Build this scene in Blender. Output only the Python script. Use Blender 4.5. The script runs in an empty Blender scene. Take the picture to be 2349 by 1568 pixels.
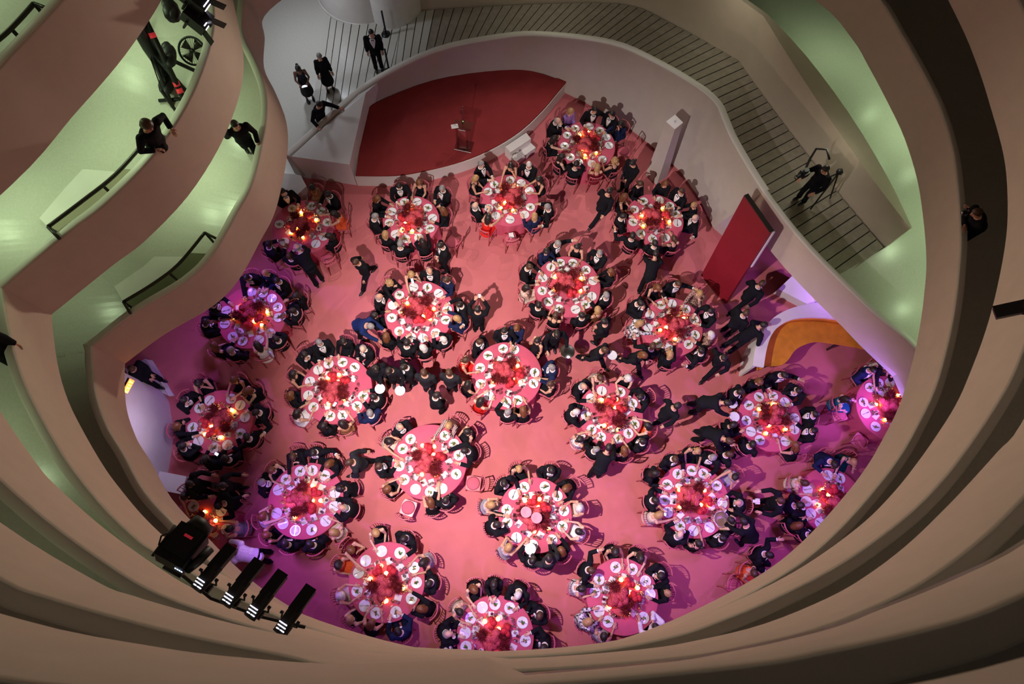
import bpy, bmesh, math, random
from mathutils import Vector, Matrix
random.seed(7)
sin, cos, pi, rad = math.sin, math.cos, math.pi, math.radians
scene = bpy.context.scene
col = scene.collection

# ------------------------------------------------------------------ camera
W_PX, H_PX = 2349.0, 1568.0
FPX, CAM_H, TILT, AZ = 1423.0, 17.32, 0.3299, 0.0981
FW = Vector((sin(TILT)*sin(AZ), sin(TILT)*cos(AZ), -cos(TILT)))
RT = FW.cross(Vector((0, 1, 0))).normalized()
UP = RT.cross(FW)
CAM = Vector((0, 0, CAM_H))
cd = bpy.data.cameras.new('camera'); cam = bpy.data.objects.new('camera', cd); col.objects.link(cam)
cd.sensor_width = 36.0; cd.lens = FPX/W_PX*36.0; cd.clip_start = 0.02; cd.clip_end = 200
cam.matrix_world = Matrix(((RT.x, UP.x, -FW.x, 0), (RT.y, UP.y, -FW.y, 0), (RT.z, UP.z, -FW.z, CAM_H), (0, 0, 0, 1)))
cd.dof.use_dof = True; cd.dof.focus_distance = 16.0; cd.dof.aperture_fstop = 4.0
scene.camera = cam

# ------------------------------------------------------------------ world, lights, exposure
w = bpy.data.worlds.new('world'); scene.world = w; w.use_nodes = True
bg = w.node_tree.nodes['Background']; bg.inputs[0].default_value = (1.0, 0.80, 0.62, 1); bg.inputs[1].default_value = 0.022
vs = scene.view_settings
vs.view_transform = 'Standard'; vs.look = 'None'; vs.exposure = 0.0; vs.gamma = 1.0; vs.use_curve_mapping = False
try:
    cy = scene.cycles; cy.use_denoising = True; cy.use_adaptive_sampling = True; cy.adaptive_threshold = 0.08; cy.adaptive_min_samples = 16
    cy.max_bounces = 4; cy.diffuse_bounces = 3; cy.glossy_bounces = 2; cy.transmission_bounces = 2; cy.transparent_max_bounces = 6
    cy.caustics_reflective = False; cy.caustics_refractive = False; cy.sample_clamp_indirect = 4.0
except Exception: pass

def spot(name, loc, target, power, color, angle=70, blend=0.35, size=0.08):
    l = bpy.data.lights.new(name, 'SPOT'); l.energy = power; l.color = color; l.spot_size = rad(angle); l.spot_blend = blend
    l.shadow_soft_size = size
    o = bpy.data.objects.new(name, l); col.objects.link(o); o.location = loc
    o.rotation_euler = (Vector(target)-Vector(loc)).to_track_quat('-Z', 'Y').to_euler(); return o
def area(name, loc, target, power, color, sx, sy=None):
    l = bpy.data.lights.new(name, 'AREA'); l.energy = power; l.color = color; l.shape = 'RECTANGLE'; l.size = sx; l.size_y = sy or sx
    o = bpy.data.objects.new(name, l); col.objects.link(o); o.location = loc
    o.rotation_euler = (Vector(target)-Vector(loc)).to_track_quat('-Z', 'Y').to_euler(); return o
def point(name, loc, power, color, size=0.1):
    l = bpy.data.lights.new(name, 'POINT'); l.energy = power; l.color = color; l.shadow_soft_size = size
    o = bpy.data.objects.new(name, l); col.objects.link(o); o.location = loc; return o
# theatre spots that hang on the ramps and light the dinner
KEY = (1.0, 0.88, 0.85)
spot('stage_light', (-2.7, 0.9, 10.3), (1.0, 4.6, 0), 6900, KEY, 84, 0.85, 0.07)
spot('stage_light', (-4.5, 9.3, 8.2), (0.5, 5.5, 0), 650, KEY, 85, 0.5, 0.10)
spot('stage_light', (9.4, 8.2, 10.3), (1.6, 5.6, 0), 1350, KEY, 74, 0.8, 0.07)
spot('stage_light', (3.0, 17.0, 10.2), (1.2, 8.0, 0), 1150, KEY, 62, 0.5, 0.08)
# added warm fill spots without fixtures, brightening the parapet faces across the void
spot('parapet_fill', (0.3, 15.0, 2.5), (0.8, -0.5, 12.0), 2700, (1.0, 0.81, 0.60), 116, 1.0, 0.2)
spot('parapet_fill', (8.2, 6.1, 3.0), (-6.0, 7.0, 8.5), 400, (1.0, 0.72, 0.60), 100, 1.0, 0.2)
spot('parapet_fill', (-6.6, 5.9, 3.2), (10.0, 4.0, 9.0), 900, (1.0, 0.78, 0.60), 110, 1.0, 0.2)
# violet washes round the rim of the floor
VIO = (0.45, 0.16, 1.0)
spot('violet_wash', (-7.4, 7.6, 3.25), (-6.0, 5.4, 0), 240, VIO, 130, 0.8, 0.2)
spot('violet_wash', (-5.6, 0.6, 2.9), (-3.4, 0.6, 0), 260, VIO, 130, 0.8, 0.2)
spot('violet_wash', (10.6, 3.4, 1.85), (8.9, 5.4, 0), 190, VIO, 140, 0.8, 0.2)
spot('violet_wash', (7.6, 1.2, 4.3), (7.0, 2.6, 0), 420, VIO, 140, 0.8, 0.2)
spot('violet_wash', (4.6, -0.9, 4.4), (4.4, 0.6, 0), 300, VIO, 140, 0.8, 0.2)
spot('violet_wash', (0.0, -2.0, 4.4), (0.2, -0.6, 0), 260, VIO, 140, 0.8, 0.2)
spot('violet_wash', (10.2, 7.4, 1.55), (9.0, 7.0, 0), 160, VIO, 150, 0.8, 0.2)
spot('violet_wash', (-7.2, 3.0, 2.9), (-8.9, 3.2, 0.7), 110, (0.70, 0.58, 1.0), 110, 0.9, 0.2)
# greenish lamps in the soffits of the ramps
GRN = (0.74, 1.0, 0.57)
for i, (x, y, z, p) in enumerate([(-7.0, 8.6, 5.75, 60), (-7.2, 10.8, 5.8, 40), (-7.3, 7.6, 8.45, 60), (-7.2, 9.8, 8.5, 60), (-9.0, 6.0, 8.3, 60),
                                  (-8.6, 8.6, 11.2, 60), (-8.8, 1.2, 8.0, 36), (-6.6, -2.0, 8.0, 20), (-6.4, -1.2, 10.6, 14),
                                  (12.2, 12.0, 4.0, 60), (12.4, 9.0, 4.2, 50), (11.6, 5.6, 4.4, 45), (10.4, 15.0, 3.9, 40)]):
    area('soffit_lamp', (x, y, z), (x, y, z-1), p*0.36, GRN, 0.30)
def downlight(px, py, zf, power, color, h=1.75):
    """recessed lamp whose mirror glint on the polished floor shows at that pixel"""
    d = RT*((px-W_PX/2)/FPX)+UP*((H_PX/2-py)/FPX)+FW; P = CAM+d*((zf-CAM_H)/d.z); k = h/(CAM_H-zf)
    spot('soffit_downlight', (P.x*(1+k), P.y*(1+k), zf+h), (P.x*(1+k), P.y*(1+k), zf), power, color, 125, 0.7, 0.13)
for px, py, zf, pw in ((485, 510, 3.95, 34), (262, 738, 3.8, 30), (318, 216, 6.6, 34), (30, 560, 6.5, 34), (60, -20, 9.3, 34),
                       (1995, 250, 2.1, 40), (2085, 388, 2.2, 34), (2072, 705, 2.28, 34)):
    downlight(px, py, zf, pw, GRN)
downlight(772, 126, 0.15, 80, (0.84, 0.84, 1.0), 2.6)
area('soffit_lamp', (1.6, 17.2, 4.0), (1.6, 16.4, 0), 14, (0.95, 0.95, 0.72), 0.4)
area('soffit_lamp', (6.6, 14.9, 4.2), (6.4, 14.0, 0), 12, (0.95, 0.95, 0.72), 0.4)
area('soffit_lamp', (8.9, 10.2, 4.2), (8.6, 9.8, 0), 9, (0.95, 0.95, 0.72), 0.4)
area('soffit_lamp', (-6.6, 16.8, 3.4), (-6.4, 15.4, 0), 50, (0.86, 0.9, 1.0), 0.4)
area('soffit_lamp', (-8.2, 13.4, 3.4), (-7.6, 13.6, 0), 34, (0.86, 0.9, 1.0), 0.4)

def bp(x, y, z):
    """world point at height z that the photograph shows at pixel x, y"""
    d = RT*((x-W_PX/2)/FPX)+UP*((H_PX/2-y)/FPX)+FW
    return CAM+d*((z-CAM_H)/d.z)

# ------------------------------------------------------------------ materials
MATS = {}
def mat(name, color, rough=0.6, metal=0.0, noise=0.0, nscale=30.0, bump=0.0, bscale=200.0, emit=None, estr=0.0, alpha=1.0, spec=0.5, trans=0.0, sheen=0.0):
    if name in MATS: return MATS[name]
    m = bpy.data.materials.new(name); m.use_nodes = True; nt = m.node_tree; b = nt.nodes['Principled BSDF']
    c = (color[0], color[1], color[2], 1)
    b.inputs['Base Color'].default_value = c; b.inputs['Roughness'].default_value = rough; b.inputs['Metallic'].default_value = metal
    b.inputs['Specular IOR Level'].default_value = spec
    if sheen: b.inputs['Sheen Weight'].default_value = sheen
    if trans: b.inputs['Transmission Weight'].default_value = trans
    if alpha < 1: b.inputs['Alpha'].default_value = alpha
    tc = nt.nodes.new('ShaderNodeTexCoord')
    if noise > 0:
        n = nt.nodes.new('ShaderNodeTexNoise'); n.inputs['Scale'].default_value = nscale; n.inputs['Detail'].default_value = 4
        nt.links.new(tc.outputs['Object'], n.inputs['Vector'])
        r = nt.nodes.new('ShaderNodeValToRGB')
        r.color_ramp.elements[0].position = 0.3; r.color_ramp.elements[1].position = 0.7
        r.color_ramp.elements[0].color = tuple(v*(1-noise) for v in c[:3])+(1,)
        r.color_ramp.elements[1].color = tuple(min(1, v*(1+noise)) for v in c[:3])+(1,)
        nt.links.new(n.outputs['Fac'], r.inputs[0]); nt.links.new(r.outputs[0], b.inputs['Base Color'])
    if bump > 0:
        n2 = nt.nodes.new('ShaderNodeTexNoise'); n2.inputs['Scale'].default_value = bscale
        nt.links.new(tc.outputs['Object'], n2.inputs['Vector'])
        bm_ = nt.nodes.new('ShaderNodeBump'); bm_.inputs['Strength'].default_value = bump; bm_.inputs['Distance'].default_value = 0.01
        nt.links.new(n2.outputs['Fac'], bm_.inputs['Height']); nt.links.new(bm_.outputs[0], b.inputs['Normal'])
    if emit:
        b.inputs['Emission Color'].default_value = (emit[0], emit[1], emit[2], 1); b.inputs['Emission Strength'].default_value = estr
        m.cycles.emission_sampling = 'NONE' if estr > 3 else 'AUTO'
    MATS[name] = m; return m
def glassy(name, color, clear=0.8, rough=0.05):
    if name in MATS: return MATS[name]
    m = bpy.data.materials.new(name); m.use_nodes = True; nt = m.node_tree; nt.nodes.clear()
    o = nt.nodes.new('ShaderNodeOutputMaterial'); t = nt.nodes.new('ShaderNodeBsdfTransparent'); g = nt.nodes.new('ShaderNodeBsdfGlossy')
    t.inputs[0].default_value = color+(1,); g.inputs['Roughness'].default_value = rough; g.inputs[0].default_value = (1, 1, 1, 1)
    fr = nt.nodes.new('ShaderNodeLayerWeight'); fr.inputs[0].default_value = 0.35
    mr = nt.nodes.new('ShaderNodeMapRange'); mr.inputs['To Min'].default_value = 1-clear; mr.inputs['To Max'].default_value = 0.85
    nt.links.new(fr.outputs['Facing'], mr.inputs[0])
    mx = nt.nodes.new('ShaderNodeMixShader'); nt.links.new(mr.outputs[0], mx.inputs[0])
    nt.links.new(t.outputs[0], mx.inputs[1]); nt.links.new(g.outputs[0], mx.inputs[2]); nt.links.new(mx.outputs[0], o.inputs[0])
    MATS[name] = m; return m
mat('plaster', (0.62, 0.52, 0.43), 0.7, noise=0.03, nscale=3, bump=0.05, bscale=60)
mat('plaster_white', (0.74, 0.71, 0.68), 0.6, noise=0.03, nscale=3)
mat('plaster_grey', (0.52, 0.47, 0.42), 0.65, noise=0.03, nscale=3, bump=0.05, bscale=60)
mat('cap_lit', (0.80, 0.79, 0.72), 0.5)  # lamp light on the parapet caps put into a lighter colour
mat('recess_shade_dark', (0.13, 0.13, 0.07), 0.9)  # shade in the recess behind the handrails, put into the colour
mat('recess_shade_tan', (0.30, 0.27, 0.19), 0.9)
mat('terrazzo', (0.56, 0.55, 0.49), 0.28, noise=0.05, nscale=22, bump=0.02, bscale=80)
mat('plank', (0.34, 0.30, 0.25), 0.45, noise=0.12, nscale=6)
mat('groove', (0.02, 0.02, 0.02), 0.9)
mat('carpet', (0.58, 0.165, 0.175), 0.95, noise=0.07, nscale=1.2, bump=0.25, bscale=350, spec=0.1)
mat('stage_carpet', (0.27, 0.035, 0.036), 0.95, noise=0.08, nscale=2, bump=0.3, bscale=350, spec=0.1)
mat('cloth_rose', (0.58, 0.10, 0.165), 0.85, noise=0.05, nscale=3, spec=0.2)
mat('chair_rose', (0.50, 0.10, 0.13), 0.35)
mat('cushion_rose', (0.55, 0.10, 0.15), 0.8)
mat('porcelain', (0.76, 0.76, 0.77), 0.2)
mat('paper', (0.80, 0.78, 0.78), 0.7)
mat('steel', (0.75, 0.75, 0.76), 0.18, metal=1.0)
mat('black', (0.012, 0.012, 0.016), 0.5)
mat('black_metal', (0.015, 0.015, 0.016), 0.35, metal=0.4)
mat('red_panel', (0.22, 0.003, 0.014), 0.6, noise=0.05, nscale=2)
mat('wood', (0.62, 0.25, 0.02), 0.35, noise=0.15, nscale=4)
mat('rail', (0.05, 0.045, 0.04), 0.4, metal=0.5)
glassy('glass', (0.97, 0.97, 0.97), 0.72)
glassy('acrylic', (0.93, 0.90, 0.90), 0.92)
mat('wine', (0.12, 0.005, 0.02), 0.1)
mat('coral', (0.58, 0.07, 0.09), 0.7, noise=0.25, nscale=30)
mat('rose_red', (0.70, 0.03, 0.05), 0.7, noise=0.3, nscale=30)
mat('deep_red', (0.17, 0.004, 0.008), 0.8, noise=0.3, nscale=30)
mat('stem_green', (0.05, 0.16, 0.03), 0.6)
mat('leaf', (0.12, 0.30, 0.05), 0.5, noise=0.4, nscale=40)
mat('tomato', (0.75, 0.14, 0.05), 0.4)
mat('wax', (1.0, 0.75, 0.4), 0.5, emit=(1.0, 0.52, 0.16), estr=14.0)
mat('flame', (1.0, 0.8, 0.5), 0.5, emit=(1.0, 0.66, 0.28), estr=40.0)
glassy('amber_glass', (1.0, 0.72, 0.38), 0.8)
mat('lens_glow', (1, 1, 1), 0.3, emit=(0.92, 0.88, 1.0), estr=5.0)
mat('screen_blue', (0.5, 0.7, 1.0), 0.3, emit=(0.55, 0.72, 1.0), estr=2.5)
mat('led_green', (0.3, 1, 0.2), 0.3, emit=(0.4, 1.0, 0.2), estr=4.0)
mat('led_red', (1, 0.05, 0.05), 0.3, emit=(1.0, 0.05, 0.1), estr=0.15)
mat('exit_sign', (1.0, 0.25, 0.05), 0.4, emit=(1.0, 0.22, 0.05), estr=2.6)
mat('exit_letters', (1.0, 0.8, 0.2), 0.4, emit=(1.0, 0.72, 0.15), estr=4.0)
mat('gold', (0.80, 0.50, 0.12), 0.25, metal=1.0)
mat('pink_disc', (0.62, 0.25, 0.30), 0.6)
mat('ink', (0.05, 0.08, 0.3), 0.6)

# ------------------------------------------------------------------ mesh builder
class MB:
    def __init__(s): s.v = []; s.f = []; s.m = []
    def add(s, vs_, fs, mi=0):
        o = len(s.v); s.v += [tuple(v) for v in vs_]; s.f += [tuple(i+o for i in f) for f in fs]; s.m += [mi]*len(fs)
    def box(s, c, d, mi=0, rot=None, taper=1.0):
        x, y, z = d[0]/2, d[1]/2, d[2]/2
        p = [Vector((sx*x*(taper if sz > 0 else 1), sy*y*(taper if sz > 0 else 1), sz*z)) for sz in (-1, 1) for sy in (-1, 1) for sx in (-1, 1)]
        if rot is not None: p = [rot@q for q in p]
        c = Vector(c); s.add([q+c for q in p], [(0, 2, 3, 1), (4, 5, 7, 6), (0, 1, 5, 4), (2, 6, 7, 3), (0, 4, 6, 2), (1, 3, 7, 5)], mi)
    def loft(s, rings, mi=0, cap=True, closed=True):
        n = len(rings[0]); vs_ = [p for r in rings for p in r]; fs = []
        for i in range(len(rings)-1):
            for j in range(n if closed else n-1):
                k = (j+1) % n; fs.append((i*n+j, i*n+k, (i+1)*n+k, (i+1)*n+j))
        if cap and closed: fs.append(tuple(range(n-1, -1, -1))); fs.append(tuple((len(rings)-1)*n+j for j in range(n)))
        s.add(vs_, fs, mi)
    def tube(s, path, r, n=8, mi=0, flat=1.0, ref=None):
        path = [Vector(p) for p in path]; rs = r if isinstance(r, (list, tuple)) else [r]*len(path); rings = []
        t0 = (path[1]-path[0]).normalized()
        a = Vector(ref) if ref is not None else (Vector((0, 0, 1)) if abs(t0.z) < 0.9 else Vector((1, 0, 0)))
        for i, p in enumerate(path):
            t = (path[min(i+1, len(path)-1)]-path[max(i-1, 0)]).normalized()
            u = (a-t*a.dot(t)).normalized(); a = u; v = t.cross(u)
            rings.append([p+u*(cos(2*pi*j/n)*rs[i]*flat)+v*(sin(2*pi*j/n)*rs[i]) for j in range(n)])
        s.loft(rings, mi)
    def ell(s, c, r, n=10, m=7, mi=0, rot=None):
        c = Vector(c); rings = []
        for i in range(1, m):
            th = pi*i/m
            rings.append([Vector((r[0]*sin(th)*cos(2*pi*j/n), r[1]*sin(th)*sin(2*pi*j/n), -r[2]*cos(th))) for j in range(n)])
        b, t = Vector((0, 0, -r[2])), Vector((0, 0, r[2]))
        vs_ = [b]+[p for q in rings for p in q]+[t]
        if rot is not None: vs_ = [rot@p for p in vs_]
        vs_ = [p+c for p in vs_]; fs = []; L = len(vs_)-1
        for j in range(n):
            k = (j+1) % n; fs.append((0, 1+k, 1+j)); fs.append((L, 1+(m-2)*n+j, 1+(m-2)*n+k))
            for i in range(m-2): fs.append((1+i*n+j, 1+i*n+k, 1+(i+1)*n+k, 1+(i+1)*n+j))
        s.add(vs_, fs, mi)
    def lathe(s, prof, n=16, mi=0, c=(0, 0, 0)):
        c = Vector(c); rings = [[c+Vector((max(r, 1e-4)*cos(2*pi*j/n), max(r, 1e-4)*sin(2*pi*j/n), z)) for j in range(n)] for r, z in prof]
        s.loft(rings, mi)
    def prism(s, poly, z0, z1, mi=0):
        n = len(poly); a = sum(poly[i][0]*poly[(i+1) % n][1]-poly[(i+1) % n][0]*poly[i][1] for i in range(n))
        if a < 0: poly = poly[::-1]
        f0 = (lambda i: z0[i] if isinstance(z0, (list, tuple)) else z0); f1 = (lambda i: z1[i] if isinstance(z1, (list, tuple)) else z1)
        s.loft([[Vector((p[0], p[1], f0(i))) for i, p in enumerate(poly)], [Vector((p[0], p[1], f1(i))) for i, p in enumerate(poly)]], mi)
    def mesh(s, name, mats, smooth=True):
        me = bpy.data.meshes.new(name); me.from_pydata(s.v, [], s.f); me.update()
        for m_ in mats: me.materials.append(MATS[m_] if isinstance(m_, str) else m_)
        me.polygons.foreach_set('material_index', s.m)
        me.polygons.foreach_set('use_smooth', [smooth]*len(s.f))
        return me
def obj(name, me, parent=None, loc=None, rot=None):
    o = bpy.data.objects.new(name, me); col.objects.link(o)
    if parent is not None: o.parent = parent
    if loc is not None: o.location = loc
    if rot is not None: o.rotation_euler = rot if not isinstance(rot, (int, float)) else (0, 0, rot)
    return o
def tag(o, label=None, cat=None, group=None, kind=None):
    if label: o['label'] = label
    if cat: o['category'] = cat
    if group: o['group'] = group
    if kind: o['kind'] = kind
    return o
def empty(name, loc, rz=0.0):
    o = bpy.data.objects.new(name, None); col.objects.link(o); o.location = loc; o.rotation_euler = (0, 0, rz); o.empty_display_size = 0.1; return o
def sharp(me, ang=35):
    try: me.set_sharp_from_angle(angle=rad(ang))
    except Exception: pass
    return me

def catmull(pts, per=6):
    pts = [Vector(p) for p in pts]; out = []
    for i in range(len(pts)-1):
        p0 = pts[max(i-1, 0)]; p1 = pts[i]; p2 = pts[i+1]; p3 = pts[min(i+2, len(pts)-1)]
        for k in range(per):
            t = k/per
            out.append(0.5*((2*p1)+(p2-p0)*t+(2*p0-5*p1+4*p2-p3)*t*t+(3*p1-p0-3*p2+p3)*t**3))
    out.append(pts[-1]); return out
# ------------------------------------------------------------------ the building
def structure(name, me, label=None):
    o = obj(name, me); o['kind'] = 'structure'
    if label: o['label'] = label
    return o
ACX, ACY = 0.7, 4.6
def zring(P): return 4.6+2.7*(P-360)/360.0
def with_z(pts, turn):
    out = []; last = None
    for p in pts:
        a = (180-math.degrees(math.atan2(p[1]-ACY, p[0]-ACX)))
        a %= 360
        if last is None: a = a-360 if a > 180 else a
        else:
            while a < last-180: a += 360
            while a > last+180: a -= 360
        last = a; out.append(Vector((p[0], p[1], zring(360*turn+a))))
    return out
NW = [(-6.4, 13.3), (-6.5, 14.1), (-5.6, 15.2), (-3.6, 17.2), (-0.5, 18.7), (3, 18.4), (6.3, 16.9)]
T1 = [(-8.45, 4.15), (-7.7, 4.9), (-6.72, 5.62), (-6.2, 6.29), (-5.8, 7.3), (-5.56, 7.94), (-5.45, 8.71), (-5.4, 9.76), (-5.52, 10.6), (-5.88, 11.46), (-6.3, 12.3)]+NW+[(8.9, 14.55), (9.65, 13.2), (9.92, 12.2), (10.16, 11.09), (10.35, 9.94), (10.36, 8.75), (10.21, 7.67), (9.96, 6.47), (9.68, 5.58), (9.36, 4.73), (8.99, 3.92), (8.48, 2.98), (7.88, 2.17), (7.54, 1.76), (7.08, 1.29), (6.39, 0.67), (5.75, 0.17), (5.15, -0.21), (4.31, -0.62), (3.51, -0.95), (2.85, -1.18), (2.2, -1.36), (1.4, -1.5), (0.5, -1.57), (-0.8, -1.52), (-2.2, -1.22), (-3.6, -0.74), (-5.14, 0.02), (-5.54, 0.27), (-6.06, 0.70), (-6.56, 1.2), (-6.87, 1.55), (-7.28, 2.09), (-7.68, 2.68), (-8.04, 3.38), (-8.4, 4.3)]
T2 = [(-8.4, 4.3), (-7.51, 5.34), (-6.97, 5.89), (-6.28, 6.86), (-5.81, 7.94), (-5.58, 8.91), (-5.52, 9.71), (-5.62, 10.43), (-5.9, 11.4), (-6.2, 12.4)]+NW+[(8.7, 14.2), (9.75, 12.4), (10.05, 10.9), (10.12, 9.6), (10.06, 8.5), (9.94, 7.4), (9.72, 6.5), (9.42, 5.6), (8.96, 4.6), (8.5, 3.75), (7.97, 2.93), (7.57, 2.38), (7.06, 1.82), (6.59, 1.35), (6.16, 0.96), (5.63, 0.55), (4.91, 0.11), (4.24, -0.23), (3.4, -0.57), (2.8, -0.77), (2.23, -0.93), (1.2, -1.08), (-0.3, -1.13), (-1.59, -1.03), (-2.34, -0.86), (-3.18, -0.62), (-3.86, -0.37), (-4.39, -0.08), (-4.95, 0.27), (-5.35, 0.55), (-5.8, 0.9), (-6.15, 1.22), (-7.0, 2.2), (-7.7, 3.2), (-8.18, 4.4)]
T3 = [(-8.18, 4.4), (-7.3, 5.75), (-6.85, 6.62), (-6.47, 7.3), (-6.15, 7.95), (-5.8, 8.9), (-5.65, 9.8), (-5.7, 10.8), (-6.0, 12.0)]+NW+[(8.4, 13.8), (9.3, 11.8), (9.4, 9.8), (9.1, 7.6), (8.6, 5.6), (7.85, 3.9), (7.0, 2.55), (6.12, 1.5), (5.76, 1.2), (5.27, 0.81), (4.86, 0.50), (4.39, 0.17), (3.89, -0.12), (3.43, -0.33), (2.73, -0.56), (2.08, -0.69), (1.46, -0.77), (0.2, -0.83), (-1.04, -0.79), (-1.52, -0.7), (-2.17, -0.57), (-2.71, -0.44), (-3.25, -0.29), (-3.58, -0.17), (-4.5, 0.33), (-5.6, 1.1), (-6.8, 2.4), (-7.5, 3.5), (-7.92, 4.5)]
T4 = [(-7.92, 4.5), (-7.0, 5.9), (-6.2, 7.3), (-5.8, 8.8), (-5.7, 10.2), (-6.0, 12.0)]+NW+[(8.0, 13.4), (8.6, 11.4), (8.5, 9.2), (8.0, 7.0), (7.2, 4.8), (6.1, 3.0), (5.1, 1.6), (4.2, 0.75), (3.36, 0.24), (2.75, 0.0), (2.24, -0.16), (1.98, -0.24), (1.63, -0.31), (1.31, -0.36), (1.0, -0.40), (0.2, -0.45), (-0.7, -0.48), (-1.3, -0.44), (-1.75, -0.38), (-2.4, -0.25), (-3.3, 0.05), (-4.6, 0.75), (-6.0, 2.1), (-7.0, 3.5), (-7.6, 4.5)]
T5 = [(7.6, 6.5), (6.6, 4.4), (5.2, 2.4), (3.6, 0.95), (2.4, 0.22), (1.6, -0.03), (0.93, -0.165), (0.55, -0.205), (0.1, -0.235), (-0.6, -0.26), (-1.6, -0.2), (-3.0, 0.3), (-4.8, 1.6), (-6.4, 3.2), (-7.4, 4.6)]
def normals(path, n0=None, n1=None):
    ns = []
    for i in range(len(path)):
        t = path[min(i+1, len(path)-1)]-path[max(i-1, 0)]; n = Vector((-t.y, t.x, 0)).normalized(); ns.append(n)
    if n0: ns[0] = Vector(n0)
    if n1: ns[-1] = Vector(n1)
    return ns
PROF = [(0, -1.25), (0, -0.05), (0.01, -0.015), (0.035, 0.0), (0.135, 0.0), (0.16, -0.015), (0.17, -0.05), (0.17, -1.25)]
def sstep(t): t = max(0.0, min(1.0, t)); return t*t*(3-2*t)
def lean(p):
    if p.z > 16.4: return 0.0
    if p.x < 0: return 0.08-0.18*sstep((p.y-2.5)/3.5)
    return (0.18 if p.z > 14 else 0.11)*(1-sstep((p.y-6)/4))
def capfaces(b, n, m, lo=2, hi=4):
    for i in range(n-1):
        for j in range(m):
            if lo <= j <= hi: b.m[i*m+j] = 1
def parapet(name, path, n0=None, n1=None, label=None):
    b = MB(); ns = normals(path, n0, n1)
    b.loft([[p+n*(o+(lean(p) if k == 0 else 0.0))+Vector((0, 0, z)) for k, (o, z) in enumerate(PROF)] for p, n in zip(path, ns)])
    
    capfaces(b, len(path), len(PROF)); return structure(name, sharp(b.mesh(name, ['plaster', 'cap_lit']), 50), label), ns
def slab(name, path, ns, wide=5.2, label=None, cc=(1.0, 6.5)):
    b = MB(); rings = []
    for p, n in zip(path, ns):
        d = Vector((p.x-cc[0], p.y-cc[1], 0)).normalized(); q = p+d*wide; i = p+n*0.17
        rings.append([Vector((i.x, i.y, p.z-0.85)), Vector((q.x, q.y, p.z-0.85)), Vector((q.x, q.y, p.z-1.25)), Vector((i.x, i.y, p.z-1.25))])
    b.loft(rings)
    return structure(name, b.mesh(name, ['terrazzo'], False), label)
KN0, KN1 = (-1.3, 0.25, 0), (-1.3, 0.25, 0)
for i, (t, turn) in enumerate(((T1, 1), (T2, 2), (T3, 3), (T4, 4))):
    path = catmull(with_z(t, turn), 4)
    o, ns = parapet('wall_parapet_%s' % ('second', 'third', 'fourth', 'fifth')[i], path, KN0, KN1, 'cream parapet wall of the spiral ramp, %s turn from the floor' % ('second', 'third', 'fourth', 'fifth')[i])
    slab('floor_ramp_%s' % ('second', 'third', 'fourth', 'fifth')[i], path, ns, 5.2, 'pale terrazzo ramp floor behind the %s parapet' % ('second', 'third', 'fourth', 'fifth')[i])
def outer_wall(name, path, wide, label, cc=(1.0, 6.5), rise=2.42):
    b = MB(); rr = []
    for p in path:
        d = Vector((p.x-cc[0], p.y-cc[1], 0)).normalized(); q = p+d*(wide-0.02); r_ = p+d*(wide+0.15); f = p.z-0.85
        rr.append([Vector((q.x, q.y, f-.02)), Vector((q.x, q.y, f+rise)), Vector((r_.x, r_.y, f+rise)), Vector((r_.x, r_.y, f-.02))])
    b.loft(rr); structure(name, b.mesh(name, ['plaster_white']), label)
for i, (t, turn) in enumerate(((T1, 1), (T2, 2), (T3, 3), (T4, 4))):
    outer_wall('wall_outer_%s' % ('second', 'third', 'fourth', 'fifth')[i], catmull(with_z(t, turn), 2), 5.2, 'outer wall closing the %s turn of the ramp' % ('second', 'third', 'fourth', 'fifth')[i])
p5 = with_z(T5, 4); zz = [16.6+1.3*i/14.0 for i in range(15)]
k0 = p5[6].z
p5 = [Vector((p.x, p.y, 17.42+(i-6)*0.10)) for i, p in enumerate(p5)]
path = catmull(p5, 4); o, ns = parapet('wall_parapet_sixth', path, None, None, 'topmost parapet wall just below the viewer'); 
# first turn: a wall that rises from the stage and becomes a bridge
T0 = [(-6.2, 11.38, 1.10), (-4.82, 13.09, 1.14), (-3.78, 14.11, 1.25), (-1.88, 15.03, 1.6), (0.18, 15.39, 1.86), (1.55, 15.36, 2.02), (3.53, 14.85, 2.29), (4.78, 14.02, 2.47), (5.9, 12.98, 2.66), (6.36, 12.32, 2.76), (6.47, 11.8, 2.82), (6.66, 10.89, 2.9), (7.25, 9.23, 3.02), (8.14, 7.53, 3.11), (9.46, 5.72, 3.2), (10.35, 4.7, 3.25), (10.6, 3.5, 3.3), (9.8, 2.1, 3.4), (8.4, 0.8, 3.5), (6.5, -0.5, 3.6), (4.5, -1.5, 3.72), (2.4, -2.1, 3.85), (0.25, -2.2, 3.95), (-1.4, -2.05, 4.05), (-3.05, -1.55, 4.15), (-4.4, -0.86, 4.25), (-5.22, -0.32, 4.3), (-6.12, 0.47, 4.37), (-6.88, 1.17, 4.42), (-7.45, 1.96, 4.47), (-7.84, 2.46, 4.49), (-8.16, 3.07, 4.53), (-8.36, 3.7, 4.56), (-8.45, 4.15, 4.6)]
B0 = [(-6.05, 11.30), (-4.70, 13.02), (-4.05, 13.76), (-2.08, 14.82), (0.2, 15.31), (1.6, 15.2), (3.40, 14.24), (4.48, 13.44), (5.5, 12.44), (6.05, 11.80), (6.22, 11.5), (6.6, 10.75), (6.93, 9.74)]
top0 = catmull(T0, 4); nsol = (len(B0)-1)*4+1
base0 = catmull([(x, y, 0) for x, y in B0], 4)
ns0 = normals(top0, None, KN1)
b = MB(); rings = []
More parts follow.
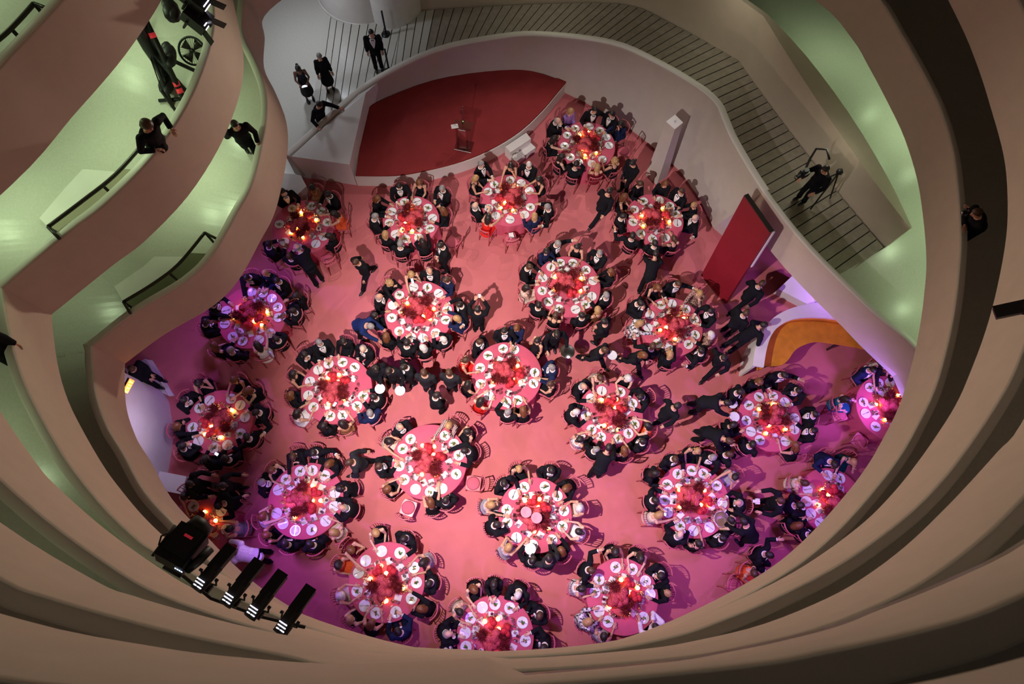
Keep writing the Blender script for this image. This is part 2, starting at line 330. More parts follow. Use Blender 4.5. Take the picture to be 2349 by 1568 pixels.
for i in range(nsol):
    t, n, q = top0[i], ns0[i], base0[i]
    rings.append([q+n*0.10, q+n*0.10+Vector((0, 0, 0.13)), q+Vector((0, 0, 0.16)), t+Vector((0, 0, -0.10)), t+n*0.02+Vector((0, 0, -0.03)), t+n*0.07, t+n*0.2, t+n*0.25+Vector((0, 0, -0.06)), Vector((t.x, t.y, 0))+n*0.25])
b.loft(rings); capfaces(b, len(rings), 9, 4, 6); structure('wall_stage_back', sharp(b.mesh('wall_stage_back', ['plaster_grey', 'cap_lit']), 50), 'curved pale wall rising behind the red stage')
b = MB(); rings = []
for i in range(nsol-1, len(top0)):
    p, n = top0[i], ns0[i]; rings.append([p+n*(o+(lean(p) if k == 0 and i > 60 else 0))+Vector((0, 0, z)) for k, (o, z) in enumerate(PROF)])
b.loft(rings); capfaces(b, len(rings), len(PROF)); structure('wall_parapet_first', sharp(b.mesh('wall_parapet_first', ['plaster', 'cap_lit']), 50), 'lowest parapet wall bridging over the purple floor')
i0 = (18-1)*4
slab('floor_ramp_first', top0[i0:], ns0[i0:], 5.0, 'shaded ramp floor behind the lowest parapet')
outer_wall('wall_outer_first', top0[i0:], 5.0, 'outer wall closing the lowest turn of the ramp')

# ground floor
b = MB(); n = 96
b.prism([(1.0+15.5*cos(2*pi*i/n), 6.0+15.0*sin(2*pi*i/n)) for i in range(n)], -0.2, 0.0)
structure('floor', b.mesh('floor', ['carpet'], False), 'rose red carpet under the dinner tables')
b = MB(); b.prism([(-6.02, 11.5), (-5.85, 18.2), (-5.4, 22), (-18, 22), (-18, 9.4), (-8, 9.4)], -0.1, 0.05)
structure('floor_lobby', b.mesh('floor_lobby', ['terrazzo'], False), 'pale terrazzo floor where two ladies stand')
# stage
front = [(-4.35, 11.12), (-3.09, 11.15), (-2.17, 11.34), (-1.02, 11.71), (-0.04, 12.22), (0.87, 12.93), (1.6, 13.77), (2.11, 14.5), (2.45, 15.0)]
fr = [v.to_2d() for v in catmull([(x, y, 0) for x, y in front], 5)]
back = [v.to_2d() for v in base0[6:22]]
poly = list(fr)+[Vector((2.4, 15.2))]+[p+Vector((0, 0.05)) for p in back[::-1]]+[Vector((-4.2, 13.7))]
b = MB(); b.prism(poly, 0.0, 0.50); structure('wall_stage_riser', sharp(b.mesh('wall_stage_riser', ['plaster_white'])), 'curved white riser along the stage front')
cen = Vector((-0.8, 13.3))
b = MB(); b.prism([p+(cen-p).normalized()*0.035 for p in poly], 0.49, 0.56); structure('floor_stage', b.mesh('floor_stage', ['stage_carpet'], False), 'lens-shaped dark red stage floor')
a, c, d = bp(665, 358, 1.1), bp(802, 378, 1.1), bp(840, 217, 1.12)
b = MB(); b.prism([(a.x, a.y), (c.x, c.y), (d.x, d.y), (-3.74, 14.1), (-4.3, 13.66), (-4.8, 13.06), (-5.5, 12.22), (-6.16, 11.40)], 0.0, [1.10, 1.12, 1.20, 1.22, 1.18, 1.12, 1.10, 1.09])
structure('wall_stage_wedge', b.mesh('wall_stage_wedge', ['plaster_white'], False), 'flat-topped white wedge block at the left end of the stage')
# planked ramp
inner = [p+nn*0.24 for p, nn in zip(top0, ns0)]
outer = catmull([(-6.2, 18.4, 0), (-5.3, 17.7, 0), (-4.2, 17.63, 0), (-3.3, 17.46, 0), (-2.9, 17.9, 0), (1.08, 17.94, 0), (4.31, 17.73, 0), (5.92, 16.62, 0), (7.77, 14.87, 0), (8.36, 13.36, 0), (9.22, 11.33, 0), (10.15, 9.34, 0), (10.81, 8.01, 0)], 8)
def nearest(pl, q): return min(range(len(pl)), key=lambda i: (pl[i].to_2d()-Vector(q)).length)
def walk(pl, i0_, i1_, t):
    seg = [pl[k].to_2d() for k in range(i0_, i1_+1)]
    if len(seg) == 1: return seg[0]
    L = [0]
    for k in range(1, len(seg)): L.append(L[-1]+(seg[k]-seg[k-1]).length)
    s_ = t*L[-1]
    for k in range(1, len(seg)):
        if s_ <= L[k] or k == len(seg)-1:
            u = (s_-L[k-1])/max(1e-6, L[k]-L[k-1]); return seg[k-1].lerp(seg[k], u)
pairs = [((-6.05, 11.8), (-6.0, 18.3), .05, 0), ((-3.8, 14.3), (-3.6, 17.5), .22, 9), ((-2.5, 15.0), (-1.9, 17.9), .5, 6), ((1.5, 15.6), (3.6, 17.85), 1.05, 17), ((5.6, 13.45), (7.8, 14.8), 1.7, 17), ((9.5, 7.3), (10.81, 8.01), 2.25, 25)]
lines = []
for k in range(len(pairs)-1):
    A, B_ = pairs[k], pairs[k+1]; ia, ib = nearest(inner, A[0]), nearest(inner, B_[0]); oa, ob = nearest(outer, A[1]), nearest(outer, B_[1])
    for j in range(B_[3]):
        t = j/B_[3]; lines.append((walk(inner, ia, ib, t), walk(outer, oa, ob, t), A[2]+(B_[2]-A[2])*t))
lines.append((walk(inner, ib, ib, 0), walk(outer, ob, ob, 0), 2.25))
b = MB()
b.loft([[Vector((p.x, p.y, z-0.02)), Vector((q.x, q.y, z-0.02)), Vector((q.x, q.y, z-0.25)), Vector((p.x, p.y, z-0.25))] for p, q, z in lines])
pf = structure('floor_planked_ramp', b.mesh('floor_planked_ramp', ['groove'], False), 'planked ramp floor with dark grooves behind the stage wall')
for k in range(len(lines)-1):
    (p0, q0, z0), (p1, q1, z1) = lines[k], lines[k+1]; g = 0.016
    e = (p1-p0).normalized()*g; h = (q1-q0).normalized()*g
    b = MB(); rr = []
    for p, z, s_ in ((p0+e, z0, 0), (p1-e, z1, 0)):
        pass
    P = [p0+e, p1-e, q1-h, q0+h]; Z = [z0, z1, z1, z0]
    b.loft([[Vector((v.x, v.y, zz_-0.03)) for v, zz_ in zip(P, Z)], [Vector((v.x, v.y, zz_)) for v, zz_ in zip(P, Z)]])
    obj('plank', b.mesh('plank', ['plank' if k > 14 else 'terrazzo'], False), pf)
# divider wall on the outer side of the planked ramp
dv = [(-2.9, 17.95, 0.4, 2.9), (1.08, 18.0, 1.0, 3.2), (4.31, 17.78, 1.3, 3.3), (5.92, 16.68, 1.6, 3.35), (7.77, 14.90, 1.8, 3.35), (8.36, 13.4, 1.95, 3.3), (9.22, 11.36, 2.05, 3.25), (10.15, 9.38, 2.15, 3.2), (10.86, 8.04, 2.2, 3.15)]
wid = [0.12, 0.12, 0.12, 0.14, 0.16, 0.5, 0.62, 0.42, 0.06]
pts = catmull([(x, y, z) for x, y, z, h in dv[:5]], 3)[:-1]+catmull([(x, y, z) for x, y, z, h in dv[4:]], 3)
hh = catmull([(h, wd, 0) for (x, y, z, h), wd in zip(dv[:5], wid[:5])], 3)[:-1]+catmull([(h, wd, 0) for (x, y, z, h), wd in zip(dv[4:], wid[4:])], 3)
b = MB(); rr = []
for p, n, h in zip(pts, normals(pts), hh):
    rr.append([p+Vector((0, 0, -0.3)), Vector((p.x, p.y, h.x))+n*0.15, Vector((p.x, p.y, h.x))+n*(0.15+h.y), p+n*(0.15+h.y)+Vector((0, 0, -0.3))])
b.loft(rr); structure('wall_ramp_divider', sharp(b.mesh('wall_ramp_divider', ['plaster']), 40), 'cream wall dividing the planked ramp from the green-lit gallery')
gp = [(5.0, 17.6), (7.3, 15.5), (7.95, 14.9), (8.5, 13.4), (9.36, 11.4), (10.3, 9.4), (10.9, 8.05), (9.6, 7.28), (8.9, 6.9), (10.0, 5.4), (10.75, 4.5), (11.2, 2.6), (17, 2.6), (17.5, 12), (15, 20.5), (5.0, 20.5)]
b = MB(); b.prism(gp, [1.6]*len(gp), [1.72, 1.85, 1.9, 2.0, 2.1, 2.18, 2.24, 2.25, 2.26, 2.28, 2.3, 2.34, 2.34, 2.1, 1.9, 1.7])
structure('floor_gallery', b.mesh('floor_gallery', ['terrazzo'], False), 'green-lit pale gallery floor on the right')
# rounded white walls of the service core at the top
for i, (x, y, r, z) in enumerate(((-4.75, 19.25, 1.68, 3.2), (-3.52, 18.25, 0.95, 3.2))):
    b = MB(); b.lathe([(r+0.03, 0), (r+0.03, 0.14), (r, 0.15), (r, z)], 48, 0, (x, y, 0)); structure('wall_core_%s' % ('wide', 'narrow')[i], sharp(b.mesh('wall_core', ['plaster_white']), 50), ('wide rounded white wall at the top', 'narrow rounded white wall beside the rope post')[i])
b = MB(); b.box((-2.2, 18.3, 1.5), (1.9, 0.5, 3.0)); structure('wall_core_link', b.mesh('wall_core_link', ['plaster_white'], False), 'short white wall joining the rounded core')
# west ground wall, guard's platform and blocks
wv = catmull([(-10.4, 5.6, 0), (-9.22, 4.29, 0), (-8.92, 3.66, 0), (-8.76, 3.05, 0), (-8.72, 2.25, 0), (-8.78, 1.2, 0)], 5)
b = MB(); nn_ = normals(wv); b.loft([[p-n_*0.0, p+Vector((0, 0, 3.1)), p+Vector((-0.5, 0, 3.1)), p+Vector((-0.5, 0, 0))] for p, n_ in zip(wv[5:], nn_[5:])])
structure('wall_left', sharp(b.mesh('wall_left', ['plaster_white']), 40), 'lavender-lit curved ground floor wall below the exit sign')
q = [bp(286, 845, 0.16), bp(334, 822, 0.16), bp(384, 906, 0.16), bp(296, 864, 0.16)]
b = MB(); b.prism([(v.x, v.y) for v in q], 0.0, 0.16); b.prism([(q[1].x, q[1].y), (q[1].x+0.13, q[1].y-0.02), (q[2].x+0.13, q[2].y+0.02), (q[2].x, q[2].y)], 0.0, 0.07)
structure('floor_guard_platform', b.mesh('floor_guard_platform', ['plaster_white'], False), 'low white platform under the guard')
q = [bp(355, 1078, 0.45), bp(428, 1092, 0.45), bp(416, 1133, 0.45), bp(380, 1126, 0.45), bp(350, 1095, 0.45)]
b = MB(); b.prism([(v.x, v.y) for v in q], 0.0, 0.45); structure('wall_low_block', b.mesh('wall_low_block', ['plaster_white'], False), 'low white block left of the two photographers')
q = [bp(640, 395, 0.5), bp(690, 402, 0.5), bp(703, 427, 0.5), bp(676, 452, 0.5), bp(645, 445, 0.5)]
b = MB(); b.prism([(v.x, v.y) for v in q], 0.0, 0.5); structure('wall_white_plinth', b.mesh('wall_white_plinth', ['plaster_white'], False), 'white plinth below the wedge block')
q = [bp(1794, 655, 0.6), bp(1832, 618, 0.6), bp(1905, 690, 0.6), bp(1885, 702, 0.6)]
b = MB(); b.prism([(v.x, v.y) for v in q], [0, 0, 0, 0], [0.35, 0.75, 0.75, 0.35]); structure('wall_lavender_wedge', b.mesh('wall_lavender_wedge', ['plaster_white'], False), 'lavender-lit white wedge behind the curved desk')
# outer ground walls that close the room under the ramps
for nm, a0, a1 in (('right', -62, 28), ('near', -150, -62), ('far_left', 150, 172)):
    b = MB(); rr = []
    for k in range(25):
        a = rad(a0+(a1-a0)*k/24.0); c_, s_ = cos(a), sin(a)
        rr.append([Vector((1+13.6*c_, 6+13.2*s_, 0)), Vector((1+13.6*c_, 6+13.2*s_, 2.0)), Vector((1+13.9*c_, 6+13.5*s_, 2.0)), Vector((1+13.9*c_, 6+13.5*s_, 0))])
    b.loft(rr); structure('wall_%s' % nm, b.mesh('wall_'+nm, ['plaster_white']), 'outer ground floor wall in shade under the ramps')
# handrails with pale panels on the ramps at the left
def handrail(px, zf, label, ends=True):
    r_ = empty('handrail', (0, 0, 0)); P = [bp(x, y, zf+0.86) for x, y in px]; P = catmull(P, 5)
    b = MB(); b.tube(P, 0.035, 8); obj('top_rail', b.mesh('top_rail', ['rail']), r_)
    for e in ((0, -1) if ends else (0,)):
        p = P[e]; i = 0 if e == 0 else len(P)-1
        t = (P[1]-P[0]) if e == 0 else (P[-1]-P[-2]); n = Vector((t.y, -t.x, 0)).normalized()
        b = MB(); b.tube([p, p+n*0.34], 0.03, 8); obj('end_rail', b.mesh('end_rail', ['rail']), r_)
        b = MB(); b.tube([p, (p.x, p.y, zf)], 0.028, 8); obj('post', b.mesh('post', ['rail']), r_)
    m_ = P[len(P)//2]; b = MB(); b.tube([m_, (m_.x, m_.y, zf)], 0.028, 8); obj('post', b.mesh('post', ['rail']), r_)
    return tag(r_, label, 'handrail')
handrail([(283, 692), (352, 650), (410, 605), (470, 533)], 3.82, 'dark curved handrail on the lower left ramp')
handrail([(110, 520), (190, 460), (265, 400), (335, 322)], 6.54, 'dark curved handrail beside the woman leaning on the parapet')
handrail([(-60, 130), (0, 88), (40, 50), (78, 8)], 9.15, 'dark handrail in the top left corner', True)
def panel(px, zf, name, label, mt='plaster_white'):
    q = [bp(x, y, zf+0.03) for x, y in px]; b = MB(); b.prism([(v.x, v.y) for v in q], zf-0.12, zf+0.03)
    structure(name, b.mesh(name, [mt], False), label)
panel([(262, 657), (330, 610), (390, 555), (440, 500), (470, 533), (410, 605), (352, 650), (283, 692)], 3.84, 'floor_panel_lower', 'pale sloped floor panel along the lower handrail')
panel([(90, 500), (150, 430), (215, 360), (270, 298), (335, 322), (265, 400), (190, 460), (110, 520)], 6.56, 'floor_panel_upper', 'pale sloped floor panel along the upper handrail')

panel([(283, 692), (352, 650), (410, 605), (470, 533), (494, 566), (440, 628), (372, 684), (322, 716)], 3.845, 'floor_recess_shade_lower', 'dark recess with painted shade between lower handrail and parapet', 'recess_shade_dark')  # darker sheet paints the shade of the recess behind the rail
panel([(110, 520), (190, 460), (265, 400), (335, 322), (372, 330), (300, 408), (222, 474), (146, 534)], 6.565, 'floor_recess_shade_upper', 'tan recess with painted shade between upper handrail and parapet', 'recess_shade_tan')
# ------------------------------------------------------------------ people
BAKE = []          # (name, MB, voxel, smooth, post MB, materials) remeshed together in one pass
def bake_all():
    tmp = []
    for name, b, vox, it, post, mats in BAKE:
        me = b.mesh(name+'_raw', [], True); o = bpy.data.objects.new(name+'_raw', me); col.objects.link(o)
        r = o.modifiers.new('r', 'REMESH'); r.mode = 'VOXEL'; r.voxel_size = vox; r.use_smooth_shade = True
        s_ = o.modifiers.new('s', 'SMOOTH'); s_.iterations = it; s_.factor = 0.5
        tmp.append(o)
    dg = bpy.context.evaluated_depsgraph_get(); out = {}
    for o, (name, b, vox, it, post, mats) in zip(tmp, BAKE):
        ev = o.evaluated_get(dg); me0 = ev.to_mesh()
        m = MB(); m.v = [tuple(v.co) for v in me0.vertices]; m.f = [tuple(p.vertices) for p in me0.polygons]; m.m = [0]*len(m.f)
        ev.to_mesh_clear()
        if post: m.add(post.v, post.f); m.m[-len(post.f):] = post.m
        out[name] = m.mesh(name, mats); 
    for o in tmp:
        me = o.data; bpy.data.objects.remove(o); bpy.data.meshes.remove(me)
    BAKE.clear(); return out

def ik(S, T, l1, l2, hint):
    d = T-S; L = d.length
    if L > (l1+l2)*0.995: T = S+d*((l1+l2)*0.995/L); d = T-S; L = d.length
    a = (l1*l1-l2*l2+L*L)/(2*L); h = math.sqrt(max(0, l1*l1-a*a)); u = d/L
    hv = Vector(hint); hv = (hv-u*hv.dot(u)).normalized()
    return S+u*a+hv*h, T
def hand(post, W, dirn, palmn, side):
    """palm and five bent fingers"""
    d = dirn.normalized(); pn = (palmn-d*palmn.dot(d)).normalized(); s = d.cross(pn)*side
    R = Matrix((s, d, pn)).transposed()
    post.ell(W+d*0.045, (0.040, 0.055, 0.017), 8, 6, 0, R)
    for k, (o, L) in enumerate(((-0.030, 0.065), (-0.010, 0.078), (0.010, 0.074), (0.029, 0.056))):
        p0 = W+d*0.075+s*o; p1 = p0+d*L*0.55+pn*0.006; p2 = p1+d*L*0.40+pn*0.022; p3 = p2+d*L*0.15+pn*0.02
        post.tube([p0, p1, p2, p3], [0.0095, 0.009, 0.008, 0.005], 6)
    p0 = W+d*0.02-s*0.03; post.tube([p0, p0-s*0.030+d*0.025+pn*0.01, p0-s*0.036+d*0.06+pn*0.02], [0.012, 0.010, 0.007], 6)

POSES = {}
def make_pose(key, sex, sit, lean=8, side=0, hyaw=0, hpitch=15, hl=(-.16, .42, .80), hr=(.16, .42, .80), feet=None, twist=0, bend=None, hipz=None):
    k = 1.0 if sex == 'm' else 0.93
    fem = sex == 'w'
    hz = hipz or (0.53 if sit else 0.93*k+0.0)
    pel = Vector((0, 0, hz))
    L = rad(lean); sp = Vector((sin(rad(side)), sin(L), cos(L))).normalized()
    tw = Matrix.Rotation(rad(twist), 3, 'Z')
    X = tw@Vector((1, 0, 0)); X = (X-sp*X.dot(sp)).normalized(); Y = sp.cross(X)
    TL = 0.52*k
    nb = pel+sp*TL
    head_up = (Matrix.Rotation(-rad(hpitch), 3, 'X'))@Vector((0, 0, 1))
    Rh = Matrix.Rotation(rad(hyaw), 3, 'Z')@Matrix.Rotation(-rad(hpitch), 3, 'X')
    if lean > 35: Rh = Matrix.Rotation(rad(hyaw), 3, 'Z')@Matrix.Rotation(-rad(min(lean*0.75, 60)), 3, 'X')
    hc = nb+(sp*0.5+(Rh@Vector((0, 0, 1)))*0.5).normalized()*0.165*k+(Rh@Vector((0, 0.025, 0)))
    sw = (0.205 if sex == 'm' else 0.165)
    def tors(infl, w=1.0, lo=-0.06, hi=1.0, neckr=None):
        prof = [(-0.10, .155, .115), (0.0, .17, .125), (0.2, .15, .11), (0.45, .15, .112), (0.68, .172, .12), (0.85, .178, .105), (0.96, .12, .085), (1.02, .068, .065)] if not fem else \
               [(-0.10, .165, .12), (0.0, .175, .125), (0.2, .145, .105), (0.4, .125, .095), (0.62, .145, .118), (0.8, .15, .10), (0.95, .10, .075), (1.02, .055, .055)]
        rings = []
        for t, rx, ry in prof:
            if t < lo or t > hi: continue
            c = pel+sp*(TL*t); rings.append([c+X*(cos(2*pi*j/14)*(rx+infl)*k)+Y*(sin(2*pi*j/14)*(ry+infl)*k) for j in range(14)])
        return rings
    body = MB(); post = MB()
    body.loft(tors(0)); body.tube([nb-sp*0.04, hc-Rh@Vector((0, .015, .07))], 0.056 if not fem else 0.046, 10)
    body.ell(hc+Rh@Vector((0, -0.008, 0.018)), (.076*k, .097*k, .105*k), 12, 9, 0, Rh)
    body.ell(hc+Rh@Vector((0, .028, -.055)), (.054*k, .062*k, .062*k), 10, 7, 0, Rh)
    body.ell(hc+Rh@Vector((0, .098*k, -.012)), (.015, .022, .027), 8, 6, 0, Rh)
    for s in (-1, 1): body.ell(hc+Rh@Vector((s*.077*k, -.005, -.005)), (.012, .02, .032), 8, 6, 0, Rh)
    for s in (-1, 1): post.ell(hc+Rh@Vector((s*.030, .089*k, .018)), (.013, .008, .008), 8, 5, 1, Rh)
    post.ell(hc+Rh@Vector((0, .089*k, -.052)), (.024, .008, .008), 8, 5, 2, Rh)
    cloth = MB(); legs = MB(); shoes = MB(); shirt = MB(); cuffs = []
    sleeve = MB()
    for s, T in ((-1, Vector(hl)), (1, Vector(hr))):
        S = pel+sp*(TL*0.88)+X*(s*sw*k)
        E_, Wp = ik(S, T, 0.285*k, 0.255*k, X*s*(0.75 if not fem else 0.45)+Vector((0, -0.3, -0.9)))
        r0 = (.052, .045, .038, .036, .027) if not fem else (.046, .041, .035, .033, .024)
        body.tube([S, S.lerp(E_, .5), E_, E_.lerp(Wp, .4), Wp], list(r0), 10); body.ell(S, (r0[0]*1.15,)*3, 8, 6); body.ell(E_, (r0[2]*1.05,)*3, 8, 6); body.ell(Wp, (r0[4]*1.05,)*3, 8, 6)
        dr = (Wp-E_).normalized(); body.ell(Wp+dr*0.03, (.03, .03, .03), 8, 6)
        hand(post, Wp, dr, Vector((0, 0, -1)) if abs(dr.z) < .8 else Vector((0, 1, 0)), s)
        sleeve.tube([S, S.lerp(E_, .5), E_, E_.lerp(Wp, .5), E_.lerp(Wp, .93)], [v+(.024 if not fem else .016) for v in (r0[0]+.01, r0[1]+.004, r0[2]+.004, r0[3], r0[4]+.008)], 10)
        sleeve.ell(S, (r0[0]+.034,)*3, 8, 6); sleeve.ell(E_, (r0[2]+.024,)*3, 8, 6)
        cuffs.append((E_.lerp(Wp, .90), E_.lerp(Wp, .985), r0[4]+.020))
    if sit: fl = [(-.11, .40, .07), (.11, .40, .07)]
    else: fl = feet or [(-.10, 0.0, .07), (.10, 0.02, .07)]
    for s, F in zip((-1, 1), fl):
        H_ = pel+X*(s*.09)+Vector((0, 0, -.02)); F = Vector(F)
        if sit: K = Vector((s*.12, .43*k, .50))
        else: K, F = ik(H_, F, .43*k, .43*k, Vector((0, 1, 0.05)))
        rl = (.078, .066, .052, .05, .036) if not fem else (.078, .062, .048, .044, .030)
        body.tube([H_, H_.lerp(K, .5), K, K.lerp(F, .35), F], list(rl), 10); body.ell(H_, (rl[0],)*3, 8, 6); body.ell(K, (rl[2],)*3, 8, 6)
        body.ell(F+Vector((0, .07, -.03)), (.04, .11, .035), 10, 6)
        legs.tube([H_, H_.lerp(K, .5), K, K.lerp(F, .5), F+Vector((0, 0, .02))], [v+.02 for v in (rl[0], rl[1], rl[2]+.005, rl[3], rl[4]+.02)], 10); legs.ell(K, (rl[2]+.022,)*3, 8, 6); legs.ell(H_, (rl[0]+.018,)*3, 8, 6)
        shoes.ell(F+Vector((0, .075, -.028)), (.048, .135, .042), 10, 6); shoes.box(F+Vector((0, -.03, -.045)), (.07, .06, .05))
    BAKE.append((key+'_body', body, .0145, 3, post, ['skin', 'eye', 'lip']))
    ca = MB()
    # jacket / sleeved top
    j = MB(); j.loft(tors(.034 if not fem else .022, hi=0.97)); j.v += []; 
    j.add(sleeve.v, sleeve.f)
    if not sit or True:
        sk = [pel+sp*0.02, pel-Vector((0, 0, 0.10 if sit else 0.14))]
        j.tube(sk, [.185*k, .19*k], 14, 0, 0.74, X.cross(Vector((0, 0, 1))) if False else None) if not sit else j.ell(pel+Vector((0, .02, -.01)), (.20*k, .16, .09), 14, 8)
    BAKE.append((key+'_jacket', j, .017, 4, None, ['fabric']))
    t_ = MB(); t_.add(legs.v, legs.f); t_.ell(pel+Vector((0, .0, -.02)), (.175*k, .13, .11), 12, 8)
    BAKE.append((key+'_trousers', t_, .018, 3, None, ['fabric']))
    # dress: sleeveless bodice and skirt
    d_ = MB(); d_.loft(tors(.016, hi=0.80))
    for s in (-1, 1): d_.tube([pel+sp*(TL*.78)+X*(s*.085*k)+Y*.09, pel+sp*(TL*.98)+X*(s*.075*k), pel+sp*(TL*.78)+X*(s*.085*k)-Y*.095], [.028, .022, .028], 8)
    if sit:
        d_.ell(pel+Vector((0, .02, -.02)), (.205, .17, .11), 14, 8)
        d_.tube([pel+Vector((0, .0, -.02)), Vector((0, .25, .50)), Vector((0, .45, .48)), Vector((0, .50, .30)), Vector((0, .48, .16))], [.19, .18, .165, .17, .19], 12, 0, 0.52)
    else:
        d_.tube([pel+sp*.03, pel-Vector((0, 0, .2)), pel-Vector((0, -.01, .48))], [.18, .215, .27], 16, 0, .8)
    BAKE.append((key+'_dress', d_, .018, 4, None, ['fabric']))
    # white shirt front with bow tie, collar, cuffs
    sh = MB(); n = 7; rings = []
    for t, hw in ((0.30, .008), (0.5, .030), (0.7, .052), (0.88, .068), (0.97, .050)):
        prx = {0.30: .15, 0.5: .152, 0.7: .172, 0.88: .165, 0.97: .115}[t]; pry = {0.30: .111, 0.5: .115, 0.7: .12, 0.88: .102, 0.97: .083}[t]
        c = pel+sp*(TL*t); ring = []
        for q in range(n):
            a = pi/2+(q-(n-1)/2)/((n-1)/2)*(hw/prx)*1.1; ring.append(c+X*(cos(a)*(prx+.041)*k)+Y*(sin(a)*(pry+.041)*k))
        ring += [v-Y*.02 for v in ring[::-1]]; rings.append(ring)
    sh.loft(rings, 0)
    cl = [nb+X*(cos(2*pi*q/10)*.068)+Y*(sin(2*pi*q/10)*.068)-sp*.025 for q in range(11)]; sh.tube(cl, .017, 6, 0)
    bt = pel+sp*(TL*.93)+Y*(.130*k)
    for s in (-1, 1): sh.loft([[bt+X*(s*a_)+sp*z_+Y*y_ for z_, y_ in ((-h_, 0), (h_, 0), (h_, .014), (-h_, .014))] for a_, h_ in ((.004, .008), (.042, .021))], 1)
    for a_, b_, r_ in cuffs: sh.tube([a_, b_], r_, 10, 0)
    POSES[key] = dict(head=Matrix.Translation(hc)@Rh.to_4x4(), hc=hc, sit=sit, sex=sex, shirt=sh, shoes=shoes, hands=(Vector(hl), Vector(hr)))

mat('skin', (0.62, 0.33, 0.22), 0.55); mat('skin_pale', (0.74, 0.45, 0.33), 0.55); mat('skin_dark', (0.16, 0.07, 0.04), 0.5); mat('eye', (0.02, 0.015, 0.015), 0.3); mat('lip', (0.45, 0.10, 0.09), 0.5)
mat('fabric', (0.02, 0.02, 0.025), 0.8)
for nm, c in dict(black=(.008, .008, .011), charcoal=(.02, .02, .024), navy=(.012, .018, .06), blue=(.012, .025, .10), white=(.78, .76, .76), cream=(.66, .52, .44), red=(.72, .02, .015), orange=(.70, .10, .03), brown=(.12, .04, .02), lavender=(.28, .16, .45), teal=(.01, .10, .16), silver=(.42, .38, .44), green=(.004, .07, .05), maroon=(.16, .01, .02), tan=(.36, .16, .07)).items():
    mat('cloth_'+nm, c, 0.85, noise=0.15, nscale=25, spec=0.12)
def pattern(nm, c0, c1, scale, kind='WAVE'):
    m = mat('cloth_'+nm, c0, 0.75); nt = m.node_tree; b_ = nt.nodes['Principled BSDF']
    n = nt.nodes.new('ShaderNodeTexWave' if kind == 'WAVE' else 'ShaderNodeTexVoronoi' if kind == 'VOR' else 'ShaderNodeTexChecker')
    n.inputs['Scale'].default_value = scale
    if kind == 'WAVE': n.inputs['Distortion'].default_value = 6
    tc = nt.nodes.new('ShaderNodeTexCoord'); nt.links.new(tc.outputs['Object'], n.inputs['Vector'])
    r = nt.nodes.new('ShaderNodeValToRGB'); r.color_ramp.elements[0].color = c0+(1,); r.color_ramp.elements[1].color = c1+(1,); r.color_ramp.elements[0].position = .4; r.color_ramp.elements[1].position = .55
    nt.links.new(n.outputs['Fac' if kind != 'VOR' else 'Distance'], r.inputs[0]); nt.links.new(r.outputs[0], b_.inputs['Base Color'])
pattern('zebra', (.01, .01, .01), (.75, .45, .40), 9); pattern('floral', (.05, .05, .06), (.75, .73, .75), 18, 'VOR'); pattern('plaid', (.03, .02, .05), (.45, .42, .45), 60, 'CHK'); pattern('lace', (.10, .04, .03), (.40, .25, .20), 30, 'VOR')
for nm, c in dict(dark=(.018, .012, .010), brown=(.07, .03, .014), auburn=(.16, .055, .018), blonde=(.42, .24, .10), grey=(.26, .24, .23), white=(.60, .56, .52)).items():
    mat('hair_'+nm, c, 0.45, noise=0.35, nscale=40, bump=0.4, bscale=90)

# seated guests
make_pose('m0', 'm', 1, 8, 0, 0, 18)
make_pose('m1', 'm', 1, 22, 0, 10, 28, (-.20, .50, .80), (.14, .46, .80))
make_pose('m2', 'm', 1, 5, 2, 38, 10, (-.10, .30, .62), (.14, .30, .62), twist=10)
make_pose('m3', 'm', 1, 2, -2, -38, 10, (-.18, .40, .80), (.14, .22, .62), twist=-8)
make_pose('m4', 'm', 1, 16, 3, -12, 20, (-.18, .44, .80), (.22, .66, .81))
make_pose('m5', 'm', 1, 6, -4, 30, 12, (-.58, .02, .96), (.16, .42, .80), twist=14)
make_pose('m6', 'm', 1, 12, 0, 0, 22, (-.16, .44, .80), (.07, .30, 1.10))
make_pose('m7', 'm', 1, -4, 0, 20, 5, (-.12, .34, .80), (.05, .34, .80), twist=4)
make_pose('w0', 'w', 1, 8, 0, 5, 18, (-.15, .40, .80), (.15, .40, .80))
make_pose('w1', 'w', 1, 20, 0, -12, 26, (-.18, .48, .80), (.13, .44, .80))
make_pose('w2', 'w', 1, 5, 2, 38, 10, (-.10, .30, .60), (.14, .38, .80), twist=10)
make_pose('w3', 'w', 1, 4, -3, -40, 10, (-.16, .38, .80), (.12, .28, .60), twist=-10)
make_pose('w4', 'w', 1, 14, 0, 12, 15, (-.10, .32, 1.05), (.20, .58, .81))
make_pose('w5', 'w', 1, 0, 0, -15, 8, (-.06, .34, .80), (.08, .34, .80))
